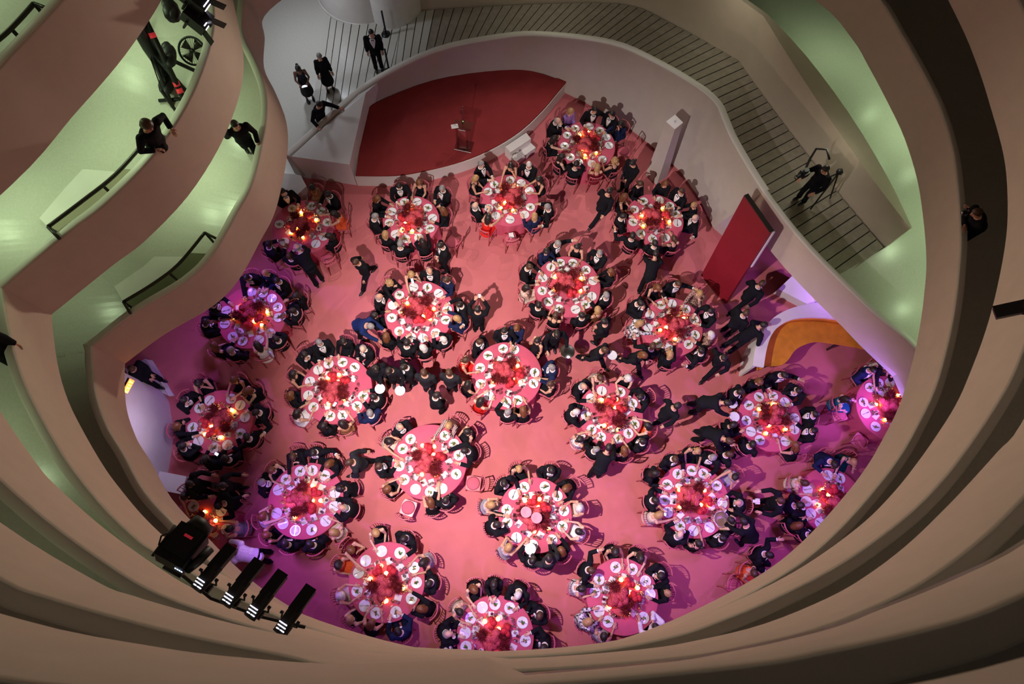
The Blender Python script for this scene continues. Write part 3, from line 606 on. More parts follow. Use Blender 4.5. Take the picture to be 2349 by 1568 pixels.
# standing people
make_pose('sm0', 'm', 0, 3, 0, 0, 25, (-.08, .20, .92), (.06, .22, .92))
make_pose('sm1', 'm', 0, 12, 0, 8, 15, (-.24, .28, .92), (.28, -.20, .95), feet=[(-.09, .42, .07), (.09, -.44, .12)])
make_pose('sm2', 'm', 0, 48, 0, 0, 20, (-.20, .72, .82), (.16, .82, .84), feet=[(-.11, -.12, .07), (.12, -.04, .07)])
make_pose('sm3', 'm', 0, 6, 0, -10, 25, (-.27, .38, 1.05), (.27, .38, 1.05))
make_pose('sm4', 'm', 0, 2, 0, 0, 5, (-.12, .40, 1.42), (.12, .40, 1.42))
make_pose('sm5', 'm', 0, 26, 0, -10, 30, (-.42, .52, 1.02), (.38, .48, 1.02), feet=[(-.12, -.06, .07), (.12, -.12, .07)])
make_pose('sm6', 'm', 0, 3, 0, 25, 12, (-.24, .06, .80), (.25, .04, .80))
make_pose('sw0', 'w', 0, 2, 0, 10, 15, (-.22, .08, .80), (.23, .05, .80))
make_pose('sw1', 'w', 0, 4, 0, 0, 32, (-.12, .30, 1.05), (.12, .32, 1.05))
def lean_pose(key, sex, px, py, z0, facing, lean, hpitch, hyaw, hands_px, feet):
    k = 1.0 if sex == 'm' else 0.93; sp = Vector((0, sin(rad(lean)), cos(rad(lean)))); hpitch = min(lean*0.75, 60) if lean > 35 else hpitch; Rh = Matrix.Rotation(rad(hyaw), 3, 'Z')@Matrix.Rotation(-rad(hpitch), 3, 'X')
    hc = Vector((0, 0, .93*k))+sp*(.52*k)+(sp*.5+(Rh@Vector((0, 0, 1)))*.5).normalized()*.165*k+(Rh@Vector((0, .025, 0)))
    hp = bp(px, py, z0+hc.z); R_ = Matrix.Rotation(rad(facing-90), 3, 'Z'); root = Vector((hp.x, hp.y, z0))-R_@Vector((hc.x, hc.y, 0)); inv = R_.inverted()
    hh_ = [inv@(bp(x, y, z)-root) for x, y, z in hands_px]
    d_ = [h-(h-Vector((0, 0, 1.3))).normalized()*.07 for h in hh_]
    make_pose(key, sex, 0, lean, 0, hyaw, hpitch, tuple(d_[0]), tuple(d_[1]), feet=feet)
lean_pose('lean_parapet', 'm', 338, 287, 6.52, -30, 16, 30, 0, [(402, 296, 7.50), (362, 352, 7.46)], [(-.1, -.1, .07), (.12, -.05, .07)])
lean_pose('lean_wedge', 'm', 733, 240, 0.06, -35, 14, 30, 0, [(784, 248, 1.20), (730, 296, 1.14)], [(-.1, -.1, .07), (.12, -.05, .07)])
lean_pose('lean_desk', 'm', 1752, 745, 0.0, 25, 28, 25, -15, [(1762, 741, 1.13), (1752, 775, 1.13)], [(-.12, -.35, .07), (.12, -.25, .07)])
lean_pose('lean_dark', 'm', 2240, 488, 4.95, 182, 40, 40, 0, [(2206, 460, 5.95), (2204, 520, 5.95)], [(-.1, -.12, .07), (.12, -.05, .07)])
PM = bake_all()
for k_, P_ in POSES.items():
    PM[k_+'_shirt'] = P_['shirt'].mesh(k_+'_shirt', ['cloth_white', 'black'])
    PM[k_+'_shoes'] = P_['shoes'].mesh(k_+'_shoes', ['black'])
# hair, in the frame of the head
HAIR = {}
def hairmesh(key, fn):
    b = MB(); fn(b); HAIR[key] = b.mesh('hair_'+key, ['hair_dark'])
def cap(b, grow=.012, front=.055, low=-.06, rx=.076, ry=.097, rz=.105):
    n, m = 18, 10; rows = []
    for i in range(m+1):
        row = []
        for j in range(n):
            a = 2*pi*j/n; fwd = sin(a)
            zc = front*max(0, fwd)+low*max(0, -fwd)-.02*(1-abs(fwd))*(1 if fwd < .3 else 0)
            z0 = max(-.9, min(.9, zc/(rz+grow))); th1 = math.acos(z0); th = th1*i/m
            row.append(Vector(((rx+grow)*sin(th)*cos(a), (ry+grow)*sin(th)*sin(a)-.008, (rz+grow)*cos(th)+.018)))
        rows.append(row)
    inner_ = [[v*0.9+Vector((0, -.001, .0)) for v in r] for r in rows[::-1]]
    b.loft([[v for v in r] for r in (rows[1:]+inner_[:-1])[::-1]], 0, True)
hairmesh('short', lambda b: cap(b, .013, .062, -.055))
def bald(b):
    for k in range(2):
        cl = [Vector((.080*cos(a), .098*sin(a)-.012, -.012-.035*k+(0 if k else .01))) for a in [rad(v) for v in range(172, 372, 12)]]
        b.tube(cl, [.010]+[.021]*(len(cl)-2)+[.010], 8)
hairmesh('bald', bald)
def longh(b):
    cap(b, .020, .060, -.06); b.ell((0, -.085, -.085), (.088, .055, .15), 12, 8)
    for s in (-1, 1): b.ell((s*.075, -.02, -.075), (.034, .05, .12), 8, 7)
hairmesh('long', longh)
def bun(b): cap(b, .015, .058, -.06); b.ell((0, -.125, .035), (.045, .042, .045), 10, 7)
hairmesh('bun', bun)
def bob(b):
    cap(b, .024, .058, -.05); b.ell((0, -.06, -.045), (.098, .07, .085), 12, 8)
hairmesh('bob', bob)
def curly(b):
    cap(b, .028, .060, -.04); r_ = random.Random(3)
    for k in range(34):
        a, t = r_.uniform(0, 2*pi), r_.uniform(.1, 1.75)
        if sin(a) > .4 and t > .9: continue
        b.ell((.098*sin(t)*cos(a), .115*sin(t)*sin(a)-.02, .125*cos(t)+.0), (.034,)*3, 6, 5)
hairmesh('curly', curly)
def setmat(o, i, m_):
    o.material_slots[i].link = 'OBJECT'; o.material_slots[i].material = MATS[m_]
CLOTHN = dict(k='black', c='charcoal', n='navy', u='blue', w='white', C='cream', r='red', o='orange', b='brown', l='lavender', t='teal', s='silver', g='green', m='maroon', T='tan', z='zebra', f='floral', p='plaid', L='lace')
def person(pose, hair, hcol, outfit, cloth='k', skin='skin', loc=(0, 0, 0), rz=0.0, trousers='k', shirt=True):
    """outfit: suit, black (no shirt front), dress, sleeved"""
    P = POSES[pose]
    o = obj('person', PM[pose+'_body'], None, loc, rz)
    if skin != 'skin': setmat(o, 0, skin)
    cm = 'cloth_'+CLOTHN[cloth]
    if outfit in ('suit', 'black'):
        j = obj('jacket', PM[pose+'_jacket'], o); setmat(j, 0, cm)
        t = obj('trousers', PM[pose+'_trousers'], o); setmat(t, 0, 'cloth_'+CLOTHN[trousers])
        obj('shoes', PM[pose+'_shoes'], o)
        if outfit == 'suit' and shirt: obj('shirt', PM[pose+'_shirt'], o)
    else:
        d = obj('dress', PM[pose+'_dress'], o); setmat(d, 0, cm)
        if outfit == 'sleeved': j = obj('dress_top', PM[pose+'_jacket'], o); setmat(j, 0, cm)
        obj('shoes', PM[pose+'_shoes'], o)
    if hair:
        h = obj('hair', HAIR[hair], o); h.matrix_local = P['head']; setmat(h, 0, 'hair_'+hcol)
    return o
# ------------------------------------------------------------------ furniture and tableware, one of each kind
LEGR = .0145
def chair_meshes():
    M = {}
    b = MB(); rings = []
    for z, g in ((.435, -.01), (.445, 0), (.46, 0), (.468, -.008)):
        rings.append([Vector((sx*(.20+g-(.015 if sy < 0 else 0)), sy*(.20+g), z)) for sx, sy in ((-1, -1), (1, -1), (1, .6), (.85, 1), (-.85, 1), (-1, .6))])
    b.loft(rings); M['seat'] = sharp(b.mesh('seat', ['chair_rose']))
    b = MB(); b.ell((0, .005, .478), (.178, .178, .026), 16, 6); M['cushion'] = b.mesh('cushion', ['cushion_rose'])
    for s, nm in ((-1, 'l'), (1, 'r')):
        b = MB(); b.tube([(s*.18, -.22, 0), (s*.18, -.19, .44), (s*.185, -.215, .70), (s*.185, -.25, .90)], [LEGR, LEGR, LEGR, .012], 8); M['back_leg_'+nm] = b.mesh('back_leg', ['chair_rose'])
        b = MB(); b.tube([(s*.175, .19, 0), (s*.175, .175, .44)], LEGR, 8); M['front_leg_'+nm] = b.mesh('front_leg', ['chair_rose'])
    b = MB(); arc = [Vector((.20*sin(t), -.25-.075*(1-(abs(sin(t)))**2)+.0, .905+.012*cos(t))) for t in [rad(v) for v in range(-90, 91, 15)]]
    b.tube(arc, .0175, 8); M['top_rail'] = b.mesh('top_rail', ['chair_rose'])
    b = MB(); arc2 = [Vector((.18*sin(t), -.215-.05*cos(t), .66)) for t in [rad(v) for v in range(-90, 91, 22)]]; b.tube(arc2, .010, 6)
    for x in (-.105, -.053, 0, .053, .105):
        yy = 1-(abs(x)/.20)**2; b.tube([(x, -.215-.05*yy, .66), (x, -.25-.075*yy, .905)], .0085, 6)
    M['back_spindles'] = b.mesh('back_spindles', ['chair_rose'])
    b = MB()
    for s in (-1, 1): b.tube([(s*.18, -.20, .18), (s*.175, .185, .18)], .010, 6)
    b.tube([(-.178, 0, .18), (.178, 0, .18)], .010, 6); M['stretcher'] = b.mesh('stretcher', ['chair_rose'])
    return M
CH = chair_meshes()
def chair(loc, rz, label, group):
    r_ = empty('banquet_chair', loc, rz)
    for nm in ('seat', 'cushion', 'top_rail', 'back_spindles', 'stretcher'): obj(nm, CH[nm], r_)
    for nm in ('back_leg_l', 'back_leg_r', 'front_leg_l', 'front_leg_r'): obj('leg', CH[nm], r_)
    return tag(r_, label, 'chair', group)
# tableware
b = MB(); b.lathe([(.0, .004), (.075, .004), (.085, .0), (.09, .004), (.136, .018), (.139, .021), (.134, .022), (.09, .010), (.0, .009)], 28); PLATE = b.mesh('plate', ['porcelain'])
def salad(seed):
    r_ = random.Random(seed); b = MB()
    for k in range(9):
        a, d = r_.uniform(0, 6.28), r_.uniform(0, .045); c = Vector((d*cos(a), d*sin(a), .014+r_.uniform(0, .02)))
        u = Vector((cos(a*3), sin(a*3), .3))*.03; v = Vector((-sin(a*3), cos(a*3), .2))*.016
        b.loft([[c-u, c-u*.8+v*.6, c-u*.7], [c-v+Vector((0, 0, .006)), c+v, c+Vector((0, 0, .004))], [c+u, c+u*.9+v*.2, c+u*.8]], 0)
    for k in range(5):
        a, d = r_.uniform(0, 6.28), r_.uniform(.01, .05); b.ell((d*cos(a), d*sin(a), .022), (.013, .011, .010), 7, 5, 1)
    return b.mesh('salad', ['leaf', 'tomato'])
SALAD = [salad(i) for i in range(4)]
def cutlery(fork):
    b = MB()
    b.loft([[Vector((x*w_, y, z)) for x, z in ((-1, 0), (1, 0), (1, .003), (-1, .003))] for y, w_ in ((-.10, .006), (-.06, .005), (0, .0035), (.03, .004))])
    if fork:
        b.box((0, .045, .0015), (.022, .03, .003))
        for x in (-.009, -.003, .003, .009): b.box((x, .078, .0015), (.003, .04, .0025))
    else: b.loft([[Vector((x, y, z)) for x, z in ((-.004, 0), (w_, 0), (w_, .002), (-.004, .002))] for y, w_ in ((.03, .006), (.06, .011), (.10, .009), (.118, .0))])
    return b.mesh('fork' if fork else 'knife', ['steel'], False)
FORK, KNIFE = cutlery(1), cutlery(0)
b = MB(); b.lathe([(.034, 0), (.034, .003), (.006, .008), (.004, .07), (.012, .085), (.034, .115), (.038, .15), (.031, .19), (.029, .19), (.036, .15), (.032, .118), (.008, .09), (.0, .088)], 14); GLASS = b.mesh('wine_glass', ['glass'])
b = MB(); b.lathe([(.0, .092), (.012, .094), (.033, .122), (.035, .138), (.0, .138)], 12); WINE = b.mesh('wine', ['wine'])
b = MB(); b.lathe([(.031, 0), (.034, .10), (.032, .10), (.029, .006), (.0, .006)], 12); TUMBLER = b.mesh('water_glass', ['glass'])
b = MB(); b.lathe([(.034, 0), (.042, .02), (.042, .085), (.039, .085), (.039, .02), (.0, .008)], 14); VOT = b.mesh('votive_glass', ['amber_glass'])
b = MB(); b.lathe([(.0, .008), (.036, .010), (.037, .05), (.0, .052)], 14); WAX = b.mesh('candle', ['wax'])
b = MB(); b.lathe([(.0, .05), (.010, .060), (.011, .072), (.004, .095), (.0, .105)], 8); FLAME = b.mesh('flame', ['flame'])
b = MB(); b.loft([[Vector((x, y, z)) for x, y in ((-.07, -.085), (.07, -.085), (.07, .085), (-.07, .085))] for z in (0, .002)]); b.loft([[Vector((x, y, z+(.018 if y > 0 else 0))) for x, y in ((-.07, -.085), (.07, -.085), (.07, .085), (-.07, .085))] for z in (.003, .005)]); CARD = b.mesh('menu_card', ['paper'], False)
b = MB(); b.loft([[Vector((x, -.018, 0)), Vector((x, .0, .034)), Vector((x, .018, 0)), Vector((x, 0, .031))] for x in (-.03, .03)]); PCARD = b.mesh('place_card', ['paper'], False)
def napkin(seed):
    r_ = random.Random(seed); b = MB(); n = 6; rows = []
    top = [[Vector((-.09+.18*i/n+r_.uniform(-.012, .012), -.07+.14*j/n+r_.uniform(-.012, .012), .012+r_.uniform(0, .03))) for i in range(n+1)] for j in range(n+1)]
    b.loft([[Vector((v.x, v.y, v.z)) for v in r] + [Vector((v.x*.9, v.y, .002)) for v in r[::-1]] for r in top]); return b.mesh('napkin', ['paper'])
NAP = napkin(5)
def peony(seed, R, layers, mats):
    r_ = random.Random(seed); b = MB(); b.ell((0, 0, 0), (R*.55,)*3, 8, 6)
    for L_, (rad_, cnt, el) in enumerate(layers):
        for k in range(cnt):
            a = 2*pi*(k+.5*(L_ % 2))/cnt+r_.uniform(-.15, .15); e = rad(el+r_.uniform(-8, 8))
            d = Vector((cos(a)*cos(e), sin(a)*cos(e), sin(e))); t = Vector((-sin(a), cos(a), 0)); u = t.cross(d)*-1
            if u.z < 0: u = -u
            w_ = R*rad_*2.6/cnt+R*.16; h = R*.42; c = d*R*rad_
            row = []
            for q, (wq, oq) in enumerate(((.5, -.12), (1, .02), (1.05, .10), (.55, .02))):
                z = -h+2*h*q/3.0; row.append([c+u*z+d*(oq*R+r_.uniform(-.02, .02)*R)+t*(w_*wq*s)-d*(abs(s)*R*.10) for s in (-1, -.35, .35, 1)])
            vs_ = [v for r in row for v in r]; fs = []
            for i in range(3):
                for j_ in range(3): fs.append((i*4+j_, i*4+j_+1, (i+1)*4+j_+1, (i+1)*4+j_))
            b.add(vs_, fs)
    return b.mesh('bloom', mats)
LAY = [(.55, 5, 65), (.75, 7, 45), (.92, 9, 25), (1.0, 10, 5), (.95, 9, -18)]
PEONY = [peony(i, .105, LAY, ['coral']) for i in range(2)]; ROSE = [peony(9+i, .075, LAY[:4], ['rose_red']) for i in range(2)]
def spiky(seed, R):
    r_ = random.Random(seed); b = MB(); b.ell((0, 0, 0), (R*.45,)*3, 8, 6)
    for k in range(230):
        z = r_.uniform(-.25, 1); a = r_.uniform(0, 6.28); s_ = math.sqrt(1-z*z); d = Vector((s_*cos(a), s_*sin(a), z)); L_ = R*r_.uniform(.75, 1.1)
        t = d.cross(Vector((0, 0, 1)) if abs(z) < .9 else Vector((1, 0, 0))).normalized()*.007; u = d.cross(t)
        b.add([d*R*.3+t, d*R*.3-t*.5+u, d*R*.3-t*.5-u, d*L_], [(0, 1, 3), (1, 2, 3), (2, 0, 3)])
    return b.mesh('plume', ['deep_red'], False)
SPIKY = [spiky(i, .15) for i in range(2)]
b = MB(); b.lathe([(.05, 0), (.065, .03), (.06, .09), (.05, .11), (.045, .11), (.05, .09), (.0, .02)], 14); VASE = b.mesh('vase', ['glass'])
b = MB()
for k in range(6): a = k*1.05; b.tube([(.01*cos(a), .01*sin(a), .03), (.035*cos(a), .035*sin(a), .15)], .004, 5)
STEMS = b.mesh('stems', ['stem_green'])
def flower_vase(loc, kind, sc, rz, label, group):
    r_ = empty('flower_vase', loc, rz); obj('vase', VASE, r_); obj('stems', STEMS, r_)
    if kind == 'p':
        for k, (x, y, z) in enumerate(((0, 0, .22), (.10, .03, .18), (-.06, .09, .17), (-.05, -.09, .18))): q = obj('bloom', PEONY[k % 2], r_, (x, y, z), (0.3*k, 0.2, k*1.3)); q.scale = (sc,)*3
    elif kind == 'r':
        for k, (x, y, z) in enumerate(((0, .02, .20), (.08, -.03, .17), (-.07, -.04, .17))): q = obj('bloom', ROSE[k % 2], r_, (x, y, z), (0.2, 0.2*k, k*1.3)); q.scale = (sc,)*3
    else: q = obj('plume', SPIKY[int(rz*10) % 2], r_, (0, 0, .19)); q.scale = (sc,)*3
    return tag(r_, label, 'flowers', group)
def candle(loc, label, group, lit=True):
    global NCAN
    NCAN += 1; r_ = empty('votive_candle', loc); r_.scale = (1.35,)*3; obj('glass', VOT, r_); w_ = obj('wax', WAX, r_); obj('flame', FLAME, w_)
    if NCAN % 2: return tag(r_, label, 'candle', group)
    l = bpy.data.objects.new('candle_light', CANDLE_LIGHT); col.objects.link(l); l.parent = r_; l.location = (0, 0, .15)
    return tag(r_, label, 'candle', group)
NCAN = 0
CANDLE_LIGHT = bpy.data.lights.new('candle_light', 'POINT'); CANDLE_LIGHT.energy = 1.2; CANDLE_LIGHT.color = (1.0, 0.50, 0.16); CANDLE_LIGHT.shadow_soft_size = 0.04
def cloth_mesh(R):
    b = MB(); n = 96; rings = []
    for z, r_, amp in ((0, .97, .055), (.2, .985, .045), (.45, .992, .028), (.66, .998, .010), (.725, 1.0, .002), (.744, .994, 0), (.75, .98, 0), (.75, .6, 0), (.75, .02, 0)):
        rings.append([Vector(((R*r_+.012+amp*sin(13*a)+amp*.4*sin(29*a+1))*cos(a), (R*r_+.012+amp*sin(13*a)+amp*.4*sin(29*a+1))*sin(a), z)) if r_ > .9 else Vector((R*r_*cos(a), R*r_*sin(a), z)) for a in [2*pi*j/n for j in range(n)]])
    b.loft(rings, 0, True); return sharp(b.mesh('tablecloth', ['cloth_rose']), 60)
def table_mesh(R):
    b = MB(); b.lathe([(.0, .70), (R*.97, .70), (R*.98, .715), (R*.97, .735), (.0, .735)], 40); t = b.mesh('tabletop', ['wood'])
    b = MB(); b.lathe([(.30, 0), (.30, .03), (.06, .06), (.05, .69), (.0, .69)], 16); return t, b.mesh('pedestal', ['black_metal'])
CLOTHS = {}
# ------------------------------------------------------------------ the dinner
ZF = {'N': (1050, 200, 3.915), 'NW': (600, 380, 4.698), '3': (430, 580, 3.356), '4': (1030, 520, 3.356), '5': (360, 830, 3.356), '6': (1000, 900, 3.356), '7': (700, 1100, 3.35), '8': (1200, 1050, 3.356), 'R6': (1549, 500, 2.936), 'R8': (1549, 1034, 2.936), 'L7': (0, 1034, 2.936)}
def zpx(f, x, y): o = ZF[f]; return o[0]+x/o[2], o[1]+y/o[2]
# phrase, centre x, y and width in the photograph, seats (frame, "x y code ...")
TB = [
 ('table by the white pedestal', 1346, 333, 130, [('N', '900 300 b 1015 220 Y:l 1230 205 m 1385 240 m 1465 330 W:n 1490 570 E 1410 660 C 1255 720 Y:m 1065 690 m 935 625 W 870 460 W')]),
 ('table by the white steps', 1168, 458, 133, [('N', '212 690 g 475 710 w 640 700 h 730 830 W 805 1075 g 690 1160 Y:n 470 1330 E 275 1170 W:r 160 1060 b 160 820 Y')]),
 ('table left of the red panel', 1502, 503, 132, [('N', '1640 870 a 1865 870 A 2000 940 B 2120 1060 y 2130 1170 b 1940 1360 a 1770 1400 m 1570 1330 m 1485 1160 m 1500 980 A')]),
 ('table left of the stage front', 696, 520, 139, [('NW', '230 290 m 545 240 w:Td 710 310 md 780 520 W:o 725 760 W 690 970 E 300 970 B 80 840 md')]),
 ('table in front of the stage', 943, 505, 128, [('NW', '1480 220 m 1700 185 A 1945 250 g 1950 480 A 2060 830 E 1735 820 W 1495 840 g 1355 720 Y 1225 545 g 1250 355 A')]),
 ('table under the left balcony', 578, 726, 153, [('3', '455 190 m 600 155 y:n 690 215 m 835 330 W 810 445 md 680 660 m 540 710 W:w 335 745 g 205 710 A 140 530 md 235 400 m')]),
 ('table beside the blue suited man', 962, 716, 158, [('3', '1560 235 C 1725 175 Y 1865 140 b 1990 210 a:n 2095 400 m 2075 505 Y:n 1970 665 h 1815 730 S 1690 690 m 1530 640 A 1440 480 W 1480 335 b')]),
 ('table in the upper middle', 1302, 656, 150, [('4', '840 130 g 985 160 w 1160 205 g 1245 345 A 1210 525 g 1145 640 Y:b 1020 680 m 820 680 a 690 600 m 600 470 W:C 620 310 B 755 200 W:n')]),
 ('table below the red panel', 1541, 748, 142, [('4', '1610 470 A 1765 440 B 1930 515 Y:L 2015 650 m 2005 825 S:L 1940 955 m 1700 980 Y 1570 915 B 1470 745 Y:f 1475 590 m')]),
 ('table left of the waiter group', 772, 892, 160, [('3', '900 780 m 1015 690 g 1200 680 w 1350 740 b 1430 1105 m 1405 1230 g:n 1190 1310 W:T 1050 1330 W 845 1230 W:w 795 1090 A 815 930 W')]),
 ('table right of the waiter group', 1163, 860, 159, [('4', '425 800 m 520 780 A:n 240 885 B 130 1025 a:r 145 1210 W 245 1340 W:r 455 1425 g 570 1410 A 780 1210 a 790 1080 g:n')]),
 ('table right of centre', 1401, 950, 148, [('4', '1040 1230 b 1165 1165 a:C 1380 1170 S 1475 1310 m'), ('6', '1630 255 W:o 1590 375 m 1450 440 A 1235 440 g 1110 360 w:w 1080 150 h')]),
 ('table nearest the exit sign', 503, 968, 150, [('5', '320 165 W 590 140 A 690 230 A 760 390 m 690 575 m 530 740 m 375 745 W 200 645 m 160 490 A 210 290 m')]),
 ('table above the stage spotlights', 701, 1147, 170, [('5', '885 830 A 1050 730 a 1205 700 m 1320 790 A 1410 975 w 1430 1120 b 1360 1310 Y:C 1180 1400 m 990 1390 m 845 1330 A 840 1170 A:w 815 925 g')]),
 ('table left of the lower centre', 985, 1058, 170, [('5', '1875 500 b 1790 610 W:C 1710 800 B 1775 975 A 1950 1090 E 2105 1075 A 2215 1040 m 2240 500 Y:z'), ('6', '240 300 w 210 450 m 250 680 E')]),
 ('table with two pink dishes', 1228, 1180, 167, [('6', '640 590 y 890 600 m 1000 740 A 1105 890 S:C 1100 1070 w:w 965 1215 A 745 1290 m 560 1190 Y:s 470 1015 m 425 865 Y:s 535 710 m')]),
 ('table by the round silver tray', 1590, 1147, 167, [('6', '1840 515 B 2010 450 y 2130 500 g 2300 650 w:s 1880 1090 b 1720 940 Y:C 1700 830 m 1690 620 W'), ('8', '1655 345 b 1600 480 w 1530 610 m 1350 640 w')]),
 ('table in front of the curved desk', 1767, 962, 145, [('R6', '570 1110 A 735 1060 m 830 1160 m 935 1320 m 930 1430 m 440 1170 m 390 1390 w 365 1590 B 520 1520 m 810 1530 A')]),
 ('table left of the bottommost', 887, 1334, 172, [('7', '355 540 A:m 545 410 Y 755 460 m 900 640 W:s 950 800 m 890 990 A 715 1165 m:n 510 1100 A 345 1070 Y 275 890 S:C 255 660 W:o')]),
 ('bottommost table', 1136, 1460, 175, [('7', '1300 845 A 1450 805 w 1635 885 h 1800 1045 B 1830 1290 m 1100 1185 b 1190 1015 w:C 1090 1330 m')]),
 ('table right of the bottommost', 1428, 1367, 163, [('8', '710 725 W 905 770 W 1060 905 m 1090 1040 y 1020 1300 m:w 620 1370 w:s 500 1260 Y:f 450 1005 w:w 525 865 B')]),
 ('rightmost table', 2040, 935, 152, [('R6', '1330 1025 m:n 1415 1000 W:w 1450 1060 A 1155 1225 W:t 1105 1320 E 1260 1480 E')]),
 ('half-hidden lower right table', 1908, 1150, 152, [('R8', '1070 90 m:n 1200 75 y:g 880 220 a:C 840 365 m 830 500 A 930 560 m')]),
 ('half-hidden lower left table', 462, 1214, 150, [('L7', '1270 385 W 1410 430 m 1530 525 w:p')]),
 ('unseen table at lower right', 1830, 1392, 150, [('R8', '635 700 m 530 825 a:o 395 905 E')]),
]
HOUR = ['twelve', 'one', 'two', 'three', 'four', 'five', 'six', 'seven', 'eight', 'nine', 'ten', 'eleven']
LOOK = dict(m=('man', 'short', 'dark', 'dark-haired man'), g=('man', 'short', 'grey', 'grey-haired man'), h=('man', 'short', 'white', 'white-haired man'), b=('man', 'bald', 'grey', 'balding man'), B=('man', 'short', 'brown', 'brown-haired man'),
            W=('woman', 'long', 'dark', 'long dark-haired woman'), w=('woman', 'bun', 'dark', 'woman with dark bun'), A=('woman', 'long', 'auburn', 'auburn-haired woman'), a=('woman', 'bun', 'brown', 'woman with brown bun'), Y=('woman', 'bob', 'blonde', 'blonde woman'), y=('woman', 'short', 'blonde', 'short-haired blonde woman'), C=('woman', 'curly', 'blonde', 'curly blonde woman'), S=('woman', 'bob', 'white', 'white-haired woman'))
CLW = dict(k='black', c='charcoal', n='navy', u='blue', w='white', C='cream', r='red', o='orange', b='brown', l='lavender', t='teal', s='silver', g='dark green', m='maroon', T='tan', z='zebra-striped', f='floral', p='plaid', L='lace')
USED = set()
def trim(t):
    while len(t.replace('-', ' ').replace("'", ' ').split()) > 16 and ' the ' in t: t = ' '.join(t.rsplit(' the ', 1))
    return t
def uniq(lbl, alts):
    for a in [trim(v) for v in [lbl]+alts]:
        if a not in USED: USED.add(a); return a
    return trim(lbl)
def lbf(what, hr, ph): return uniq("%s toward %s o'clock on the %s" % (what, hr, ph), ["second %s toward %s o'clock on the %s" % (what, hr, ph), "third %s toward %s o'clock on the %s" % (what, hr, ph)])
def depth(p): return (p-CAM).dot(FW)
EXTRA = MB(); LOWG = [(.034, 0), (.005, .008), (.004, .08), (.034, .12), (.036, .155), (.029, .19), (.034, .15), (.0, .09)]
rng = random.Random(11); PERSONS = []; NSEAT = 0
LONGEST = 0
for ti, (ph, tx, ty, tw_, seatsets) in enumerate(TB):
    c = bp(tx, ty, .75); R = max(.70, min(1.02, tw_*depth(c)/(2*FPX)))
    c = Vector((c.x, c.y, 0)); hidden = ph.startswith('unseen'); rt = random.Random(ti)
    Rk = round(R, 2)
    if Rk not in CLOTHS: CLOTHS[Rk] = (cloth_mesh(Rk),)+table_mesh(Rk)
    t_ = empty('round_table', c, rt.uniform(0, 6)); obj('tabletop', CLOTHS[Rk][1], t_); obj('pedestal', CLOTHS[Rk][2], t_); tag(t_, 'round banquet table under the rose cloth of the %s' % ph if len(ph.split()) < 8 else 'round banquet table, '+ph, 'table', 'round banquet tables')
    tc_ = obj('tablecloth', CLOTHS[Rk][0], None, c, rt.uniform(0, 6)); tag(tc_, 'rose pink cloth draped over the %s' % ph, 'tablecloth', 'rose tablecloths')
    angs = []
    for fr_, s_ in seatsets:
        tk = s_.split()
        for k in range(0, len(tk), 3):
            px, py = zpx(fr_, float(tk[k]), float(tk[k+1])); code = tk[k+2]; NSEAT += 1
            if code == 'E':
                p = bp(px, py, .47); d = Vector((c.x-p.x, c.y-p.y, 0)); dist = d.length; d.normalize(); rr_ = max(dist, R+.30); root = c-d*rr_; rz = math.atan2(d.y, d.x)-pi/2+rt.uniform(-.35, .35)
                a = math.atan2(-d.y, -d.x); hr = HOUR[int(round((90-math.degrees(a))/30.0)) % 12]
                chair(root, rz, uniq("empty rose chair at %s o'clock of the %s" % (hr, ph), ["second empty rose chair at %s o'clock of the %s" % (hr, ph)]), 'rose banquet chairs'); angs.append((a, 0)); continue
            cc_ = 'k'; dark = code.endswith('d')
            if dark: code = code[:-1]
            if ':' in code: code, cc_ = code.split(':')
            sex, hair, hc_, desc = LOOK[code[0]]; man = sex == 'man'
            hp = bp(px, py, 1.24 if man else 1.20); rad_h = (Vector((hp.x, hp.y, 0))-c).length
            g_ = rad_h-R
            if man: pose = rng.choice(['m1', 'm4', 'm6'] if g_ < .06 else ['m0', 'm3', 'm2', 'm6', 'm5'] if g_ < .24 else ['m7', 'm2', 'm3', 'm5'])
            else: pose = rng.choice(['w1', 'w4'] if g_ < .06 else ['w0', 'w2', 'w3', 'w4'] if g_ < .24 else ['w5', 'w2', 'w3'])
            P = POSES[pose]; hp = bp(px, py, P['hc'].z); d = Vector((c.x-hp.x, c.y-hp.y, 0)).normalized()
            rz = math.atan2(d.y, d.x)-pi/2+rng.uniform(-.16, .16); off = Matrix.Rotation(rz, 3, 'Z')@Vector((P['hc'].x, P['hc'].y, 0))
            root = Vector((hp.x, hp.y, 0))-off; v = root-c
            if v.length < R+.21: root = c+v.normalized()*(R+.21)
            a = math.atan2(v.y, v.x); angs.append((a, 1)); hr = HOUR[int(round((90-math.degrees(a))/30.0)) % 12]
            sk = 'skin_dark' if dark else rng.choice(['skin', 'skin_pale', 'skin'])
            if man: outfit = 'suit'; wear = '%s suit' % CLW[cc_]
            else:
                outfit = 'sleeved' if (cc_ in 'lLzfn' or (cc_ == 'k' and rng.random() < .4)) else 'dress'; wear = '%s dress' % CLW[cc_]
            o = person(pose, hair, hc_, outfit, cc_, sk, root, rz, 'k' if cc_ not in 'n' else 'n')
            tag(o, uniq("%s in %s, %s o'clock at %s" % (desc, wear, hr, ph), ["another %s in %s, %s o'clock at %s" % (desc, wear, hr, ph), "third %s in %s, %s o'clock at %s" % (desc, wear, hr, ph)]), 'person', 'guests at the dinner tables'); PERSONS.append(o)
            chair(root+d*.13, rz+rng.uniform(-.08, .08), uniq("rose chair at %s o'clock of the %s" % (hr, ph), ["second rose chair at %s o'clock of the %s" % (hr, ph), "third rose chair at %s o'clock of the %s" % (hr, ph)]), 'rose banquet chairs')
    if hidden: continue
